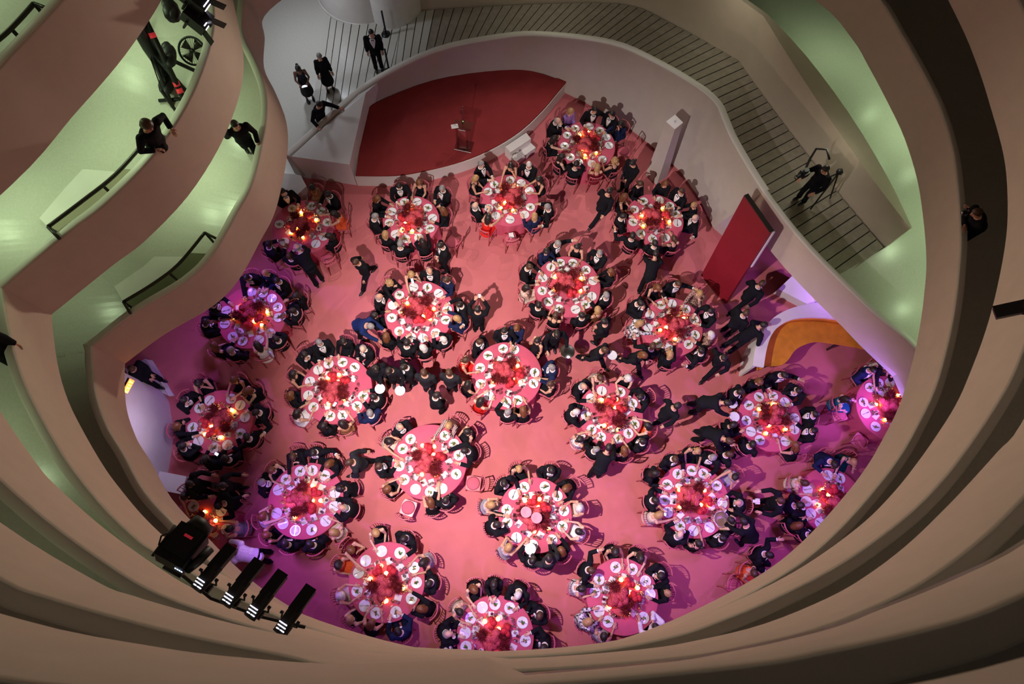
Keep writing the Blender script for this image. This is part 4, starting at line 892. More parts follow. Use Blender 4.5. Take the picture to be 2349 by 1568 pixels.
    # place settings
    al = sorted(a for a, k in angs); full = []
    if len(al) > 2:
        for i, a in enumerate(al):
            nx = al[(i+1) % len(al)]+(2*pi if i == len(al)-1 else 0); full.append(a); gap = nx-a; m_ = int(gap*(R-.2)/.58)
            for k in range(1, m_ if m_ > 1 else 1): full.append(a+gap*k/m_)
    full = sorted(full); nmin = .315/(R-.2)
    for it in range(40):
        for i in range(len(full)):
            j = (i+1) % len(full); gp_ = full[j]-full[i]+(2*pi if j == 0 else 0)
            if gp_ < nmin: dlt = (nmin-gp_)/2; full[i] -= dlt; full[j] += dlt
    for i, a in enumerate(full):
        hr = HOUR[int(round((90-math.degrees(a))/30.0)) % 12]
        def lb(what): return uniq("%s at %s o'clock of the %s" % (what, hr, ph), ["%s just past %s o'clock of the %s" % (what, hr, ph), "%s shortly before %s o'clock of the %s" % (what, hr, ph)])
        u = Vector((cos(a), sin(a), 0)); t = Vector((-sin(a), cos(a), 0)); p = c+u*(R-.19)+Vector((0, 0, .752))
        tag(obj('dinner_plate', PLATE, None, p, rt.uniform(0, 6)), lb('white dinner plate'), 'plate', 'dinner plates on the '+ph)
        if rt.random() < .62: tag(obj('salad_portion', SALAD[rt.randrange(4)], None, p, rt.uniform(0, 6)), lb('green and red salad'), 'food', 'salads on the '+ph)
        ra = rt.uniform(0, 6.3)
        q = obj('fork', FORK, None, p+Vector((.012*cos(ra+1.6), .012*sin(ra+1.6), .024)), ra); tag(q, lb('silver fork'), 'fork', 'forks on the '+ph)
        q = obj('knife', KNIFE, None, p+Vector((-.012*cos(ra+1.6), -.012*sin(ra+1.6), .024)), ra+rt.uniform(-.12, .12)); tag(q, lb('silver knife'), 'knife', 'knives on the '+ph)
        g = empty('wine_glass', c+u*(R-.40)+t*rt.uniform(.06, .13)+Vector((0, 0, .751))); obj('bowl', GLASS, g)
        if rt.random() < .45: obj('wine', WINE, g)
        tag(g, lb('stemmed wine glass'), 'glass', 'wine glasses on the '+ph)
        tag(obj('water_glass', TUMBLER, None, c+u*(R-rt.uniform(.38, .46))+t*rt.uniform(-.02, .03)+Vector((0, 0, .751))), lb('short water glass'), 'glass', 'water glasses on the '+ph)
        for q_ in range(2):
            e_ = c+u*(R-rt.uniform(.36, .52))+t*rt.uniform(-.26, .26)+Vector((0, 0, .751)); EXTRA.lathe(LOWG, 8, 0, e_)
        if rt.random() < .62: tag(obj('menu_card', CARD, None, c+u*(R-rt.uniform(.44, .50))-t*rt.uniform(.10, .18)+Vector((0, 0, .751)), a+pi/2+rt.uniform(-.5, .5)), lb('white folded menu card'), 'card', 'menu cards on the '+ph)
        elif rt.random() < .5: tag(obj('napkin', NAP, None, c+u*(R-.46)-t*.14+Vector((0, 0, .751)), rt.uniform(0, 6)), lb('crumpled white napkin'), 'napkin', 'napkins on the '+ph)
        if rt.random() < .7: tag(obj('place_card', PCARD, None, c+u*(R-.35)-t*.05+Vector((0, 0, .751)), a+pi/2+rt.uniform(-.3, .3)), lb('small white place card'), 'card', 'place cards on the '+ph)
    r0_ = rt.uniform(0, 6.28); F = [('p', .04, 0.4, 1.2), ('p', .24, 1.3, 1.1), ('s', .33, 0.1, 1.35), ('s', .34, 2.6, 1.3), ('r', .28, 4.0, 1.2), ('r', .33, 5.2, 1.05), ('s', .20, 3.4, 1.2)]
    for kd, rr_, a, sc in F:
        a += r0_; hr = HOUR[int(round((90-math.degrees(a))/30.0)) % 12]; flower_vase(c+Vector((rr_*cos(a), rr_*sin(a), .751)), kd, sc*R/.9, rt.uniform(0, 6), lbf({'p': 'coral peonies', 's': 'dark red plume', 'r': 'red roses'}[kd], hr, ph), {'p': 'peony vases on the ', 's': 'plume vases on the ', 'r': 'rose vases on the '}[kd]+ph)
    for k in range(6):
        a = r0_+.55+k*1.05+rt.uniform(-.2, .2); rr_ = rt.uniform(.38, .46) if k % 3 else .20
        if k % 3 == 0: a = r0_+4.6+k
        hr = HOUR[int(round((90-math.degrees(a))/30.0)) % 12]; candle(c+Vector((rr_*cos(a), rr_*sin(a), .751)), lbf('lit votive candle', hr, ph), 'votive candles on the '+ph)
    if 'pink dishes' in ph:
        for k, (px, py) in enumerate(((1207, 1174), (1231, 1187))):
            p = bp(px, py, 1.16); b = MB(); b.lathe([(.07, 0), (.07, .01), (.012, .03), (.012, .36), (.05, .385), (.135, .40), (.14, .41), (.13, .412), (.05, .395), (.0, .39)], 24)
            tag(obj('pink_dish', b.mesh('pink_dish', ['pink_disc']), None, (p.x, p.y, .751)), ('left', 'right')[k]+' dusty pink footed dish among the flowers', 'dish')
# items on single places
p = bp(1173, 540, .50); tag(obj('menu_card', CARD, None, (p.x, p.y, .505), .2), 'white menu card lying on an empty chair seat', 'card')

tag(obj('stemware', EXTRA.mesh('stemware', ['glass'])), 'crowded clear stemware standing between the plates on all tables', 'glassware', None, 'stuff')
# ------------------------------------------------------------------ standing people
def stand(px, py, facing, pose, hair, hcol, outfit, label, cloth='k', skin='skin', z0=0.0, trousers='k', shirt=True, push=0.0):
    P = POSES[pose]; hp = bp(px, py, z0+P['hc'].z); rz = rad(facing-90)
    off = Matrix.Rotation(rz, 3, 'Z')@Vector((P['hc'].x, P['hc'].y-push, 0))
    root = Vector((hp.x, hp.y, z0))-Vector((off.x, off.y, 0))
    o = person(pose, hair, hcol, outfit, cloth, skin, root, rz, trousers, shirt)
    tag(o, label, 'person'); return o, root, rz
def handpos(pose, root, rz, k, dz=0.0, fwd=0.10):
    h = POSES[pose]['hands'][k]; v = Matrix.Rotation(rz, 3, 'Z')@Vector((h.x, h.y+fwd, h.z+dz)); return root+v
ST = [
 (816, 602, 235, 'sm1', 'short', 'brown', 'black', 'waiter in black striding away from the table in front of stage', 'k', 'skin'),
 (681, 567, 125, 'sm2', 'bald', 'grey', 'suit', 'bald man in black suit bending over the upper left table', 'k', 'skin_pale'),
 (1010, 563, 200, 'sm0', 'short', 'dark', 'suit', 'standing man in black suit beside an empty chair near the stage', 'k', 'skin'),
 (1451, 374, 215, 'sm0', 'bun', 'dark', 'black', 'waitress in black pouring beside the white pedestal', 'k', 'skin'),
 (1399, 437, 40, 'sm1', 'short', 'dark', 'black', 'waiter in black walking toward the pedestal table', 'k', 'skin'),
 (1504, 582, 80, 'sm2', 'short', 'dark', 'black', 'waiter in black bending to the table left of red panel', 'k', 'skin'),
 (1096, 708, 85, 'sm4', 'short', 'dark', 'black', 'man in black raising a phone in the central aisle', 'k', 'skin'),
 (850, 748, -25, 'sm2', 'short', 'grey', 'black', 'man in bright blue suit bending toward seated guests', 'u', 'skin'),
 (862, 845, -60, 'sm0', 'short', 'dark', 'black', 'leftmost waiter of the black-clad group in the middle', 'k', 'skin_dark'),
 (892, 851, -95, 'sm3', 'short', 'dark', 'black', 'waiter in black holding white plates in the middle group', 'k', 'skin'),
 (926, 842, 215, 'sm0', 'short', 'dark', 'suit', 'waiter with white napkin facing the plate carrier', 'k', 'skin'),
 (972, 854, 85, 'sm6', 'short', 'brown', 'black', 'broad waiter in charcoal seen from behind, group middle', 'c', 'skin'),
 (1030, 854, 80, 'sm6', 'short', 'brown', 'black', 'rightmost waiter in charcoal with hands behind his back', 'c', 'skin'),
 (1002, 906, 35, 'sm0', 'short', 'dark', 'suit', 'man in dark suit standing above an empty rose chair', 'k', 'skin'),
 (1386, 737, 150, 'sm0', 'short', 'dark', 'black', 'bearded man in black standing right of the upper middle table', 'k', 'skin'),
 (1277, 767, -80, 'sm3', 'bun', 'dark', 'black', 'waitress carrying a round silver tray below the upper middle table', 'k', 'skin'),
 (1233, 781, 210, 'sw0', 'bun', 'dark', 'dress', 'woman in black dress standing beside the silver tray waitress', 'k', 'skin'),
 (1388, 803, -35, 'sm1', 'short', 'brown', 'black', 'waiter in black hurrying with a round pale dish', 'k', 'skin'),
 (1477, 815, -50, 'sm1', 'long', 'auburn', 'black', 'auburn-haired waitress in black walking below the red panel table', 'k', 'skin'),
 (1660, 821, 225, 'sm1', 'short', 'dark', 'black', 'waiter in black stepping left of the white desk end', 'k', 'skin'),
 (1712, 717, 25, 'sm6', 'short', 'brown', 'suit', 'man in black suit walking toward the curved desk', 'k', 'skin'),
 (1748, 650, 30, 'sm1', 'short', 'brown', 'suit', 'man in black suit striding past the red panel', 'k', 'skin'),
 (1752, 745, 25, 'lean_desk', 'short', 'dark', 'black', 'man in black leaning both hands on the white desk', 'k', 'skin'),
 (1668, 924, -15, 'sm2', 'short', 'dark', 'black', 'waiter in black bending with two white plates', 'k', 'skin'),
 (1554, 930, 25, 'sm1', 'short', 'dark', 'black', 'man in black walking alone on the open carpet', 'k', 'skin'),
 (1672, 1011, -40, 'sm2', 'short', 'brown', 'black', 'bending man in black below the plate-carrying waiter', 'k', 'skin'),
 (1396, 1026, 70, 'sm2', 'short', 'dark', 'black', 'waiter in black reaching across the right centre table', 'k', 'skin'),
 (1259, 1280, 115, 'sm3', 'short', 'dark', 'black', 'waiter in charcoal clearing a plate at pink dishes table', 'c', 'skin'),
 (801, 1060, 195, 'sm1', 'short', 'brown', 'black', 'waiter in charcoal rushing past the spotlight table', 'c', 'skin'),
 (436, 1109, 0, 'sm3', 'short', 'dark', 'black', 'photographer in black holding a camera at lower left', 'k', 'skin'),
 (512, 1113, 10, 'sm3', 'short', 'dark', 'black', 'man in black carrying a cloth beside the photographer', 'k', 'skin'),
 (524, 1262, 165, 'sm2', 'short', 'dark', 'black', 'waiter in white jacket bending over the lower left table', 'w', 'skin_dark'),
 (1706, 1196, 135, 'sm2', 'short', 'dark', 'black', 'waiter in black leaning in with a round silver tray', 'k', 'skin'),
 (1790, 1148, 175, 'sm3', 'short', 'brown', 'black', 'photographer in black with a pale camera at lower right', 'k', 'skin'),
]
HELD = {}
for s_ in ST:
    o, root, rz = stand(s_[0], s_[1], s_[2], s_[3], s_[4], s_[5], s_[6], s_[7], s_[8], s_[9], 0.0, 'k', not s_[7].startswith('waiter with')or True)
    HELD[(s_[0], s_[1])] = (s_[3], root, rz)
    PERSONS.append(o)
def prop(key, hand_, me, name, label, cat, dz=.03, fwd=.11, rot=None):
    pose, root, rz = HELD[key]; p = handpos(pose, root, rz, hand_, dz, fwd); return tag(obj(name, me, None, p, rot if rot is not None else rz), label, cat)
prop((892, 851), 0, PLATE, 'dinner_plate', 'white plate in left hand of the middle group waiter', 'plate')
prop((892, 851), 1, PLATE, 'dinner_plate', 'white plate in right hand of the middle group waiter', 'plate')
prop((1668, 924), 0, PLATE, 'dinner_plate', 'upper white plate held by the bending waiter', 'plate')
prop((1668, 924), 1, PLATE, 'dinner_plate', 'lower white plate held by the bending waiter', 'plate')
prop((1259, 1280), 0, PLATE, 'dinner_plate', 'white plate held behind by the charcoal waiter', 'plate')
prop((1388, 803), 0, PLATE, 'dinner_plate', 'round pale dish held by the hurrying waiter', 'plate')
b = MB(); b.lathe([(.0, .0), (.17, .0), (.20, .012), (.205, .03), (.198, .03), (.168, .010), (.0, .008)], 32); TRAY = b.mesh('silver_tray', ['steel'])
prop((1277, 767), 0, TRAY, 'silver_tray', 'round silver tray held below the upper middle table', 'tray')
prop((1706, 1196), 0, TRAY, 'silver_tray', 'round silver tray held at lower right table', 'tray')
b = MB(); b.box((0, 0, 0), (.14, .09, .10)); b.lathe([(.045, 0), (.045, .05), (.035, .09), (.0, .09)], 14, 0, (0, 0, 0)); b.tube([(0, .04, 0), (0, .13, 0)], .042, 12); b.box((0, -.01, .06), (.05, .05, .03))
CAMM = sharp(b.mesh('camera_body', ['black'])); b = MB(); b.tube([(0, .13, 0), (0, .135, 0)], .034, 12); LENS = b.mesh('lens', ['steel'])
def photocam(p, rz, label, pale=False):
    r_ = empty('photo_camera', p, rz); q = obj('camera_body', CAMM, r_); obj('lens', LENS, r_)
    if pale: setmat(q, 0, 'paper')
    return tag(r_, label, 'camera')
for key, lb, pale in (((436, 1109), 'black camera held by the lower left photographer', 0), ((1790, 1148), 'pale camera held by the lower right photographer', 1)):
    pose, root, rz = HELD[key]; p = (handpos(pose, root, rz, 0, .02, .1)+handpos(pose, root, rz, 1, .02, .1))/2; photocam(p, rz, lb, pale)
b = MB(); b.box((0, 0, 0), (.075, .15, .010)); b.box((0, 0, .006), (.066, .135, .003), 1); PHONE = b.mesh('phone', ['black', 'screen_blue'], False)
pose, root, rz = HELD[(1096, 708)]; p = (handpos(pose, root, rz, 0, .05, .1)+handpos(pose, root, rz, 1, .05, .1))/2; tag(obj('phone', PHONE, None, p, (rad(70), 0, rz)), 'phone raised by the man in the aisle', 'phone')
for px, py, lb in ((1163, 931, 'glowing phone over the table right of the waiter group'), (1523, 1178, 'glowing phone at the round silver tray table'), (946, 644, 'glowing phone at the blue suited man table'), (768, 927, 'glowing phone right of the long-waiter table'), (497, 1041, 'glowing phone at bottom of the exit sign table')):
    p = bp(px, py, .98); tag(obj('phone', PHONE, None, p, (rad(25), 0, rng.uniform(0, 6))), lb, 'phone')
b = MB(); b.lathe([(.0, 0), (.038, 0), (.038, .18), (.015, .22), (.014, .30), (.0, .30)], 12); BOT = b.mesh('bottle', ['black'])
pose, root, rz = HELD[(1451, 374)]; tag(obj('wine_bottle', BOT, None, handpos(pose, root, rz, 1, -.05, .06), rz), 'dark wine bottle held by the pouring waitress', 'bottle')
# guard, ramp visitors
stand(303, 845, -20, 'sm0', 'short', 'brown', 'black', 'guard in black with clasped hands on the white platform', 'k', 'skin', 0.16)
_, root, rz = stand(684, 158, -70, 'sw1', 'bun', 'dark', 'dress', 'woman in dark sequined dress looking at a bright tablet', 'c', 'skin_dark', 0.05)
p = (handpos('sw1', root, rz, 0)+handpos('sw1', root, rz, 1))/2
b = MB(); b.box((0, 0, 0), (.18, .13, .010)); b.box((0, 0, .007), (.165, .115, .003), 1); tag(obj('tablet', b.mesh('tablet', ['paper', 'screen_blue'], False), None, p, (rad(20), 0, rz)), 'glowing tablet held by the woman in sequins', 'tablet')
stand(733, 130, -65, 'sw0', 'short', 'grey', 'sleeved', 'grey-haired woman in long black dress on the pale lobby floor', 'k', 'skin', 0.06)
stand(852, 76, -80, 'sm6', 'short', 'dark', 'suit', 'man in dark suit beside the rope posts at the top', 'k', 'skin', 0.2)
stand(733, 240, -35, 'lean_wedge', 'short', 'dark', 'black', 'man in black leaning on the white wedge wall', 'k', 'skin', 0.06)
stand(338, 287, -30, 'lean_parapet', 'bob', 'brown', 'black', 'brown-haired woman in black leaning on the upper left parapet', 'k', 'skin', 6.52)
stand(540, 287, -60, 'sm1', 'short', 'dark', 'black', 'man in black walking down the lower left ramp', 'k', 'skin', 3.97)
stand(-78, 772, -55, 'sm6', 'short', 'dark', 'black', 'person in black cut off by the left picture edge', 'k', 'skin', 6.3)
stand(2240, 488, 182, 'lean_dark', 'short', 'brown', 'black', 'photographer in the dark behind the right parapet', 'k', 'skin', 4.95)
_, root, rz = stand(1893, 388, -150, 'sm3', 'short', 'dark', 'black', 'cameraman in black with a video rig on the planked ramp', 'k', 'skin', 2.12)
vc = handpos('sm3', root, rz, 1, .25, .05)
r_ = empty('video_camera', vc, rz); obj('camera_body', CAMM, r_).scale = (1.4, 2.2, 1.6); obj('lens', LENS, r_).scale = (1.5, 2.2, 1.5)
b = MB(); b.tube([(0, 0, -.1), (.25, -.35, .05), (.35, -.5, .30), (.15, -.6, .45), (-.1, -.55, .35)], .03, 8); obj('shoulder_rig', b.mesh('shoulder_rig', ['black']), r_)
tag(r_, 'black video camera rig on the planked ramp', 'camera')
p = bp(1870, 455, 2.14); b = MB()
r_ = empty('tripod', (p.x, p.y, 2.14)); 
for k in range(3): b = MB(); a = k*2.1; b.tube([(0, 0, 1.25), (.42*cos(a), .42*sin(a), 0.02)], .022, 8); obj('leg', b.mesh('leg', ['black']), r_)
b = MB(); b.box((0, 0, 1.31), (.12, .12, .12)); obj('head', b.mesh('head', ['black']), r_); tag(r_, 'black camera tripod beside the cameraman', 'tripod')
p = bp(2212, 492, 6.0); photocam(p+Vector((0, 0, .1)), rad(95), 'dark camera over the right parapet with green light')
b = MB(); b.ell((0, 0, 0), (.02, .02, .02), 8, 6); LED = b.mesh('indicator', ['led_green']); q = bpy.data.objects['photo_camera.002'] if 'photo_camera.002' in bpy.data.objects else None
if q: obj('indicator', LED, q, (0.03, -.05, .06))

# ------------------------------------------------------------------ stage things
def acrylic_lectern():
    p = bp(1065, 335, .56); r_ = empty('lectern', (p.x, p.y, .56), rad(-13+180)); 
    b = MB(); b.box((0, 0, .012), (.55, .42, .024)); obj('base', sharp(b.mesh('base', ['acrylic'])), r_)
    b = MB(); b.box((0, .14, .50), (.22, .02, .98)); obj('front_panel', b.mesh('front_panel', ['acrylic'], False), r_)
    for s in (-1, 1): b = MB(); b.box((s*.15, .04, .50), (.02, .22, .98), 0, Matrix.Rotation(s*-.5, 3, 'Z')); obj('side_panel', b.mesh('side_panel', ['acrylic'], False), r_)
    b = MB(); b.box((0, 0, 1.02), (.56, .40, .022), 0, Matrix.Rotation(rad(12), 3, 'X')); obj('reading_top', sharp(b.mesh('reading_top', ['acrylic'])), r_)
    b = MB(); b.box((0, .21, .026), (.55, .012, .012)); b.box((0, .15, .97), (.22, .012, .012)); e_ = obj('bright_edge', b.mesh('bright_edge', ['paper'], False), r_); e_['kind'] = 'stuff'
    tag(r_, 'clear acrylic lectern standing on the red stage', 'lectern')
    m = empty('gooseneck_microphone', (p.x, p.y, 1.63), rad(165)); b = MB(); b.tube([(0, .0, 0), (0, .02, .12)], [.022, .016], 10); obj('base', b.mesh('base', ['black']), m)
    b = MB(); b.tube([(0, .02, .12), (.02, -.06, .30), (.06, -.20, .46)], .008, 8); g = obj('gooseneck', b.mesh('gooseneck', ['black']), m); b = MB(); b.ell((.065, -.215, .475), (.02, .026, .024), 10, 7); obj('capsule', b.mesh('capsule', ['black']), g)
    b = MB(); b.ell((0, .0, .13), (.014,)*3, 8, 6); obj('indicator', b.mesh('indicator', ['led_green']), m); tag(m, 'black gooseneck microphone with green light on the lectern', 'microphone')
    q = bp(1043, 290, 1.62); b = MB(); b.box((0, 0, 0), (.21, .15, .006)); tag(obj('speech_paper', b.mesh('speech_paper', ['paper'], False), None, (q.x, q.y, 1.63), (rad(0), 0, rad(12))), 'white sheet of paper on the lectern', 'paper')
acrylic_lectern()
# white steps: each tread a part
r_ = empty('portable_steps', (0, 0, 0)); A1, A2, A3, A4 = bp(1207, 304, .45), bp(1218, 318, .45), bp(1171, 349, .45), bp(1159, 336, .45); C1, C2 = bp(1229, 338, .24), bp(1183, 371, .24)
b = MB(); b.prism([(v.x, v.y) for v in (A1, A2, A3, A4)], 0, .45); obj('upper_step', b.mesh('upper_step', ['plaster_white'], False), r_)
d_ = (A3-A4).normalized()*.05
b = MB(); b.prism([(A2.x, A2.y), (C1.x, C1.y), (C2.x, C2.y), (A3.x, A3.y)], 0, .24); obj('lower_step', b.mesh('lower_step', ['plaster_white'], False), r_); tag(r_, 'white two-tread wooden steps against the stage riser', 'steps')
# pedestal with donation card
tp = [bp(x, y, 2.2) for x, y in ((1548, 264), (1566.5, 282), (1548, 297), (1528, 279.5))]; bs = [bp(x, y, 0) for x, y in ((1512, 368), (1536, 380), (1507, 407), (1480, 388))]
cx_, cy_ = sum(v.x for v in tp)/4, sum(v.y for v in tp)/4; bx_, by_ = 5.32, 11.72
r_ = empty('display_pedestal', (0, 0, 0)); b = MB(); b.loft([[Vector((v.x-cx_, v.y-cy_, 0))*1.45+Vector((bx_, by_, 0)) for v in tp], [Vector((v.x, v.y, 2.2)) for v in tp]]); obj('shaft', b.mesh('shaft', ['plaster_grey'], False), r_)
b = MB(); b.loft([[Vector(((v.x-cx_)*1.0+cx_, (v.y-cy_)*1.0+cy_, z)) for v in tp] for z in (2.2, 2.225)]); obj('cap', b.mesh('cap', ['paper'], False), r_)
tag(r_, 'tall white tapered pedestal by the curved wall', 'pedestal')
b = MB(); b.box((0, 0, 0), (.13, .09, .006)); b.box((.02, .015, .004), (.05, .02, .002), 1); b.box((-.0, -.02, .004), (.09, .008, .002), 1); tag(obj('pedestal_card', b.mesh('pedestal_card', ['paper', 'ink'], False), None, (cx_, cy_, 2.229), rad(40)), 'small printed card on top of the pedestal', 'card')
# leaning red panel
A = [Vector((6.63, 8.98, 3.2)), Vector((7.18, 7.88, 3.2)), Vector((7.08, 7.2, 0)), Vector((6.44, 8.15, 0))]; nrm = (A[1]-A[0]).cross(A[3]-A[0]).normalized()
if nrm.x < 0: nrm = -nrm
r_ = empty('red_panel', (0, 0, 0)); b = MB(); b.loft([[v for v in A], [v+nrm*.10 for v in A]]); obj('red_board', b.mesh('red_board', ['red_panel'], False), r_)
b = MB(); b.loft([[A[0]+Vector((0, 0, .001)), A[1]+Vector((0, 0, .001)), A[1]+nrm*.13+Vector((0, 0, .02)), A[0]+nrm*.13+Vector((0, 0, .02))], [A[0]+Vector((0, 0, .03)), A[1]+Vector((0, 0, .03)), A[1]+nrm*.13+Vector((0, 0, .05)), A[0]+nrm*.13+Vector((0, 0, .05))]]); obj('top_edge', b.mesh('top_edge', ['rail'], False), r_)
M1 = A[1].lerp(A[2], .45); b = MB(); b.loft([[A[1]+nrm*.1, M1+nrm*.1, M1+nrm*.17, A[1]+nrm*.17], [v+(A[1]-A[0]).normalized()*.03 for v in (A[1]+nrm*.1, M1+nrm*.1, M1+nrm*.17, A[1]+nrm*.17)]]); obj('white_side_strip', b.mesh('white_side_strip', ['paper'], False), r_)
tag(r_, 'tall leaning red panel with white side edge', 'panel')
# curved desk
o_ = [v.to_2d() for v in catmull([bp(x, y, 1.08) for x, y in ((1727, 838), (1733, 800), (1748, 765), (1765, 738), (1790, 718), (1830, 702), (1880, 694), (1940, 700), (2010, 720))], 5)]
i_ = [v.to_2d() for v in catmull([bp(x, y, 1.08) for x, y in ((1752, 842), (1758, 805), (1768, 772), (1787, 748), (1822, 731), (1870, 727), (1925, 732), (1985, 745), (2050, 770))], 5)]
r_ = empty('curved_desk', (0, 0, 0)); b = MB(); b.loft([[Vector((p.x, p.y, z)) for z in (1.02, 1.08)]+[Vector((q.x, q.y, z)) for z in (1.08, 1.02)] for p, q in zip(o_, i_)]); obj('counter', sharp(b.mesh('counter', ['plaster_white']), 50), r_)
b = MB(); b.loft([[Vector((p.x, p.y, 1.02))+Vector(((q-p).x, (q-p).y, 0))*.06, Vector((p.x, p.y, 1.02))+Vector(((q-p).x, (q-p).y, 0))*.3, Vector((p.x, p.y, 0))+Vector(((q-p).x, (q-p).y, 0))*.3, Vector((p.x, p.y, 0))+Vector(((q-p).x, (q-p).y, 0))*.06] for p, q in zip(o_, i_)]); obj('front_wall', sharp(b.mesh('front_wall', ['plaster_white']), 50), r_)
w_ = [v.to_2d() for v in catmull([bp(x, y, .74) for x, y in ((1757, 840), (1790, 838), (1808, 825), (1822, 805), (1840, 793), (1870, 784), (1910, 788), (1960, 796), (2020, 808))], 5)]
b = MB(); b.loft([[Vector((q.x, q.y, .75))+Vector(((p-q).x, (p-q).y, 0))*.2, Vector((s.x, s.y, .75)), Vector((s.x, s.y, .71)), Vector((q.x, q.y, .71))+Vector(((p-q).x, (p-q).y, 0))*.2] for p, q, s in zip(o_, i_, w_)]); obj('wooden_worktop', sharp(b.mesh('wooden_worktop', ['wood']), 50), r_)
b = MB(); b.loft([[Vector((q.x, q.y, 1.02)), Vector((q.x, q.y, .75)), Vector((q.x, q.y, .75))+Vector(((p-q).x, (p-q).y, 0))*.1, Vector((q.x, q.y, 1.02))+Vector(((p-q).x, (p-q).y, 0))*.1] for p, q in zip(o_, i_)]); obj('wooden_back', b.mesh('wooden_back', ['wood']), r_)
for k in (8, 20, 32): b = MB(); s = w_[min(k, len(w_)-1)]; b.tube([(s.x, s.y+.1, .71), (s.x, s.y+.1, 0)], .03, 8); obj('leg', b.mesh('leg', ['black']), r_)
tag(r_, 'curved white reception desk with orange wood worktop', 'desk')
# exit sign on the parapet corner
p = bp(292, 884, 2.95); r_ = empty('exit_sign', p, rad(72)); b = MB(); b.box((0, 0, 0), (.34, .05, .20)); obj('housing', b.mesh('housing', ['black'], False), r_); b = MB(); b.box((0, -.034, 0), (.33, .02, .19)); obj('glowing_face', b.mesh('glowing_face', ['exit_sign'], False), r_)
def letters(txt, w0, h, zc, y, mt, parent):
    segs = {'E': [(0, 0, 0, 1), (0, 0, 1, 0), (0, .5, .8, .5), (0, 1, 1, 1)], 'X': [(0, 0, 1, 1), (0, 1, 1, 0)], 'I': [(.5, 0, .5, 1)], 'T': [(0, 1, 1, 1), (.5, 0, .5, 1)]}
    for k, ch in enumerate(txt):
        b = MB(); x0 = -w0/2+k*w0/len(txt)
        for a, z0_, c_, z1_ in segs[ch]: b.tube([(x0+a*w0/len(txt)*.65, y, zc+(z0_-.5)*h), (x0+c_*w0/len(txt)*.65+1e-4, y, zc+(z1_-.5)*h)], .010, 6)
        obj('letter', b.mesh('letter', [mt]), parent)
letters('EXIT', .30, .12, 0, -.048, 'exit_letters', r_); tag(r_, 'glowing orange EXIT sign above the guard', 'exit sign')
point('exit_glow', tuple(p+Vector((.18, -.05, 0))), 3.0, (1.0, .25, .05), .1)
# rope posts
def stanchion(px, py, z0, label, tilt=0):
    q = bp(px, py, z0); r_ = empty('rope_post', (q.x, q.y, z0)); b = MB(); b.lathe([(.17, 0), (.17, .015), (.06, .035), (.0, .035)], 24); obj('base', b.mesh('base', ['black_metal']), r_)
    b = MB(); b.tube([(0, 0, .03), (0, 0, .96)], .032, 10); b.ell((0, 0, .97), (.036, .036, .03), 10, 6); obj('post', b.mesh('post', ['black']), r_); return tag(r_, label, 'rope post'), q
stanchion(886, 79, .2, 'black rope post beside the narrow rounded wall'); stanchion(893, 164, .26, 'black rope post half hidden by the stage wall')
s0, q0 = stanchion(356, 102, 6.55, 'black rope post on the upper left ramp'); s1, q1 = stanchion(425, 285, 6.5, 'black rope post by the upper left parapet')
b = MB(); b.tube([q0+Vector((0, 0, .92)), (q0+q1)/2+Vector((0, 0, .88)), q1+Vector((0, 0, .92))], .012, 6); tag(obj('rope_belt', b.mesh('rope_belt', ['black'])), 'black belt stretched between the upper ramp rope posts', 'belt')

# ------------------------------------------------------------------ theatre lights
def spotlight(p, aim, label, sc=.64):
    d = (Vector(aim)-Vector(p)).normalized(); q = d.to_track_quat('Y', 'Z'); r_ = empty('stage_spotlight', p); r_.rotation_mode = 'QUATERNION'; r_.rotation_quaternion = q
    b = MB(); b.box((0, .20, .0), (.19, .62, .15)); b.tube([(0, -.30, 0), (0, .16, 0)], [.11, .12], 14); b.box((0, .30, .10), (.21, .46, .012)); obj('housing', sharp(b.mesh('housing', ['black'])), r_)
    b = MB()
    for k in range(3): b.box((-.01+.01*k, -.16-.05*k, .118-.008*k), (.15, .014, .014))
    obj('glowing_vents', b.mesh('glowing_vents', ['lens_glow'], False), r_)
    b = MB(); b.tube([(-.15, -.02, 0), (-.16, -.06, -.18), (0, -.08, -.30), (.16, -.06, -.18), (.15, -.02, 0)], .016, 8); y = obj('yoke', b.mesh('yoke', ['black']), r_)
    for s in (-1, 1): b = MB(); b.tube([(s*.14, -.02, 0), (s*.19, -.02, 0)], .028, 8); obj('knob', b.mesh('knob', ['black']), y)
    b = MB(); b.tube([(0, -.08, -.30), (0, -.12, -.42)], .03, 8); b.box((0, -.13, -.44), (.10, .14, .08)); obj('clamp', sharp(b.mesh('clamp', ['black'])), r_)
    r_.scale = (sc,)*3
    return tag(r_, label, 'spotlight')
for (px, py), lb in zip(((481, 1316), (546, 1350), (601, 1378), (667, 1413)), ('first stage spotlight from the left on the lower left parapet', 'second stage spotlight from the left on the parapet', 'third stage spotlight from the left on the parapet', 'rightmost stage spotlight of the row on the parapet')):
    p = bp(px, py, 10.05); spotlight(p, p+Vector((.55, .95, -.42)), lb)
p = bp(418, 1256, 10.15); r_ = empty('moving_light', p, rad(-28)); r_.rotation_euler = (rad(-25), rad(8), rad(-28)); r_.scale = (.72,)*3
b = MB(); b.box((0, 0, 0), (.46, .56, .34)); b.box((0, .05, .19), (.36, .44, .05)); obj('housing', sharp(b.mesh('housing', ['black'])), r_)
b = MB(); b.tube([(0, .28, 0), (.02, .46, 0)], [.20, .17], 16); obj('lens_barrel', b.mesh('lens_barrel', ['black']), r_)
b = MB(); b.tube([(.24, -.2, -.1), (.32, -.05, .02), (.34, .18, .0)], .07, 10); obj('side_arm', b.mesh('side_arm', ['black']), r_)
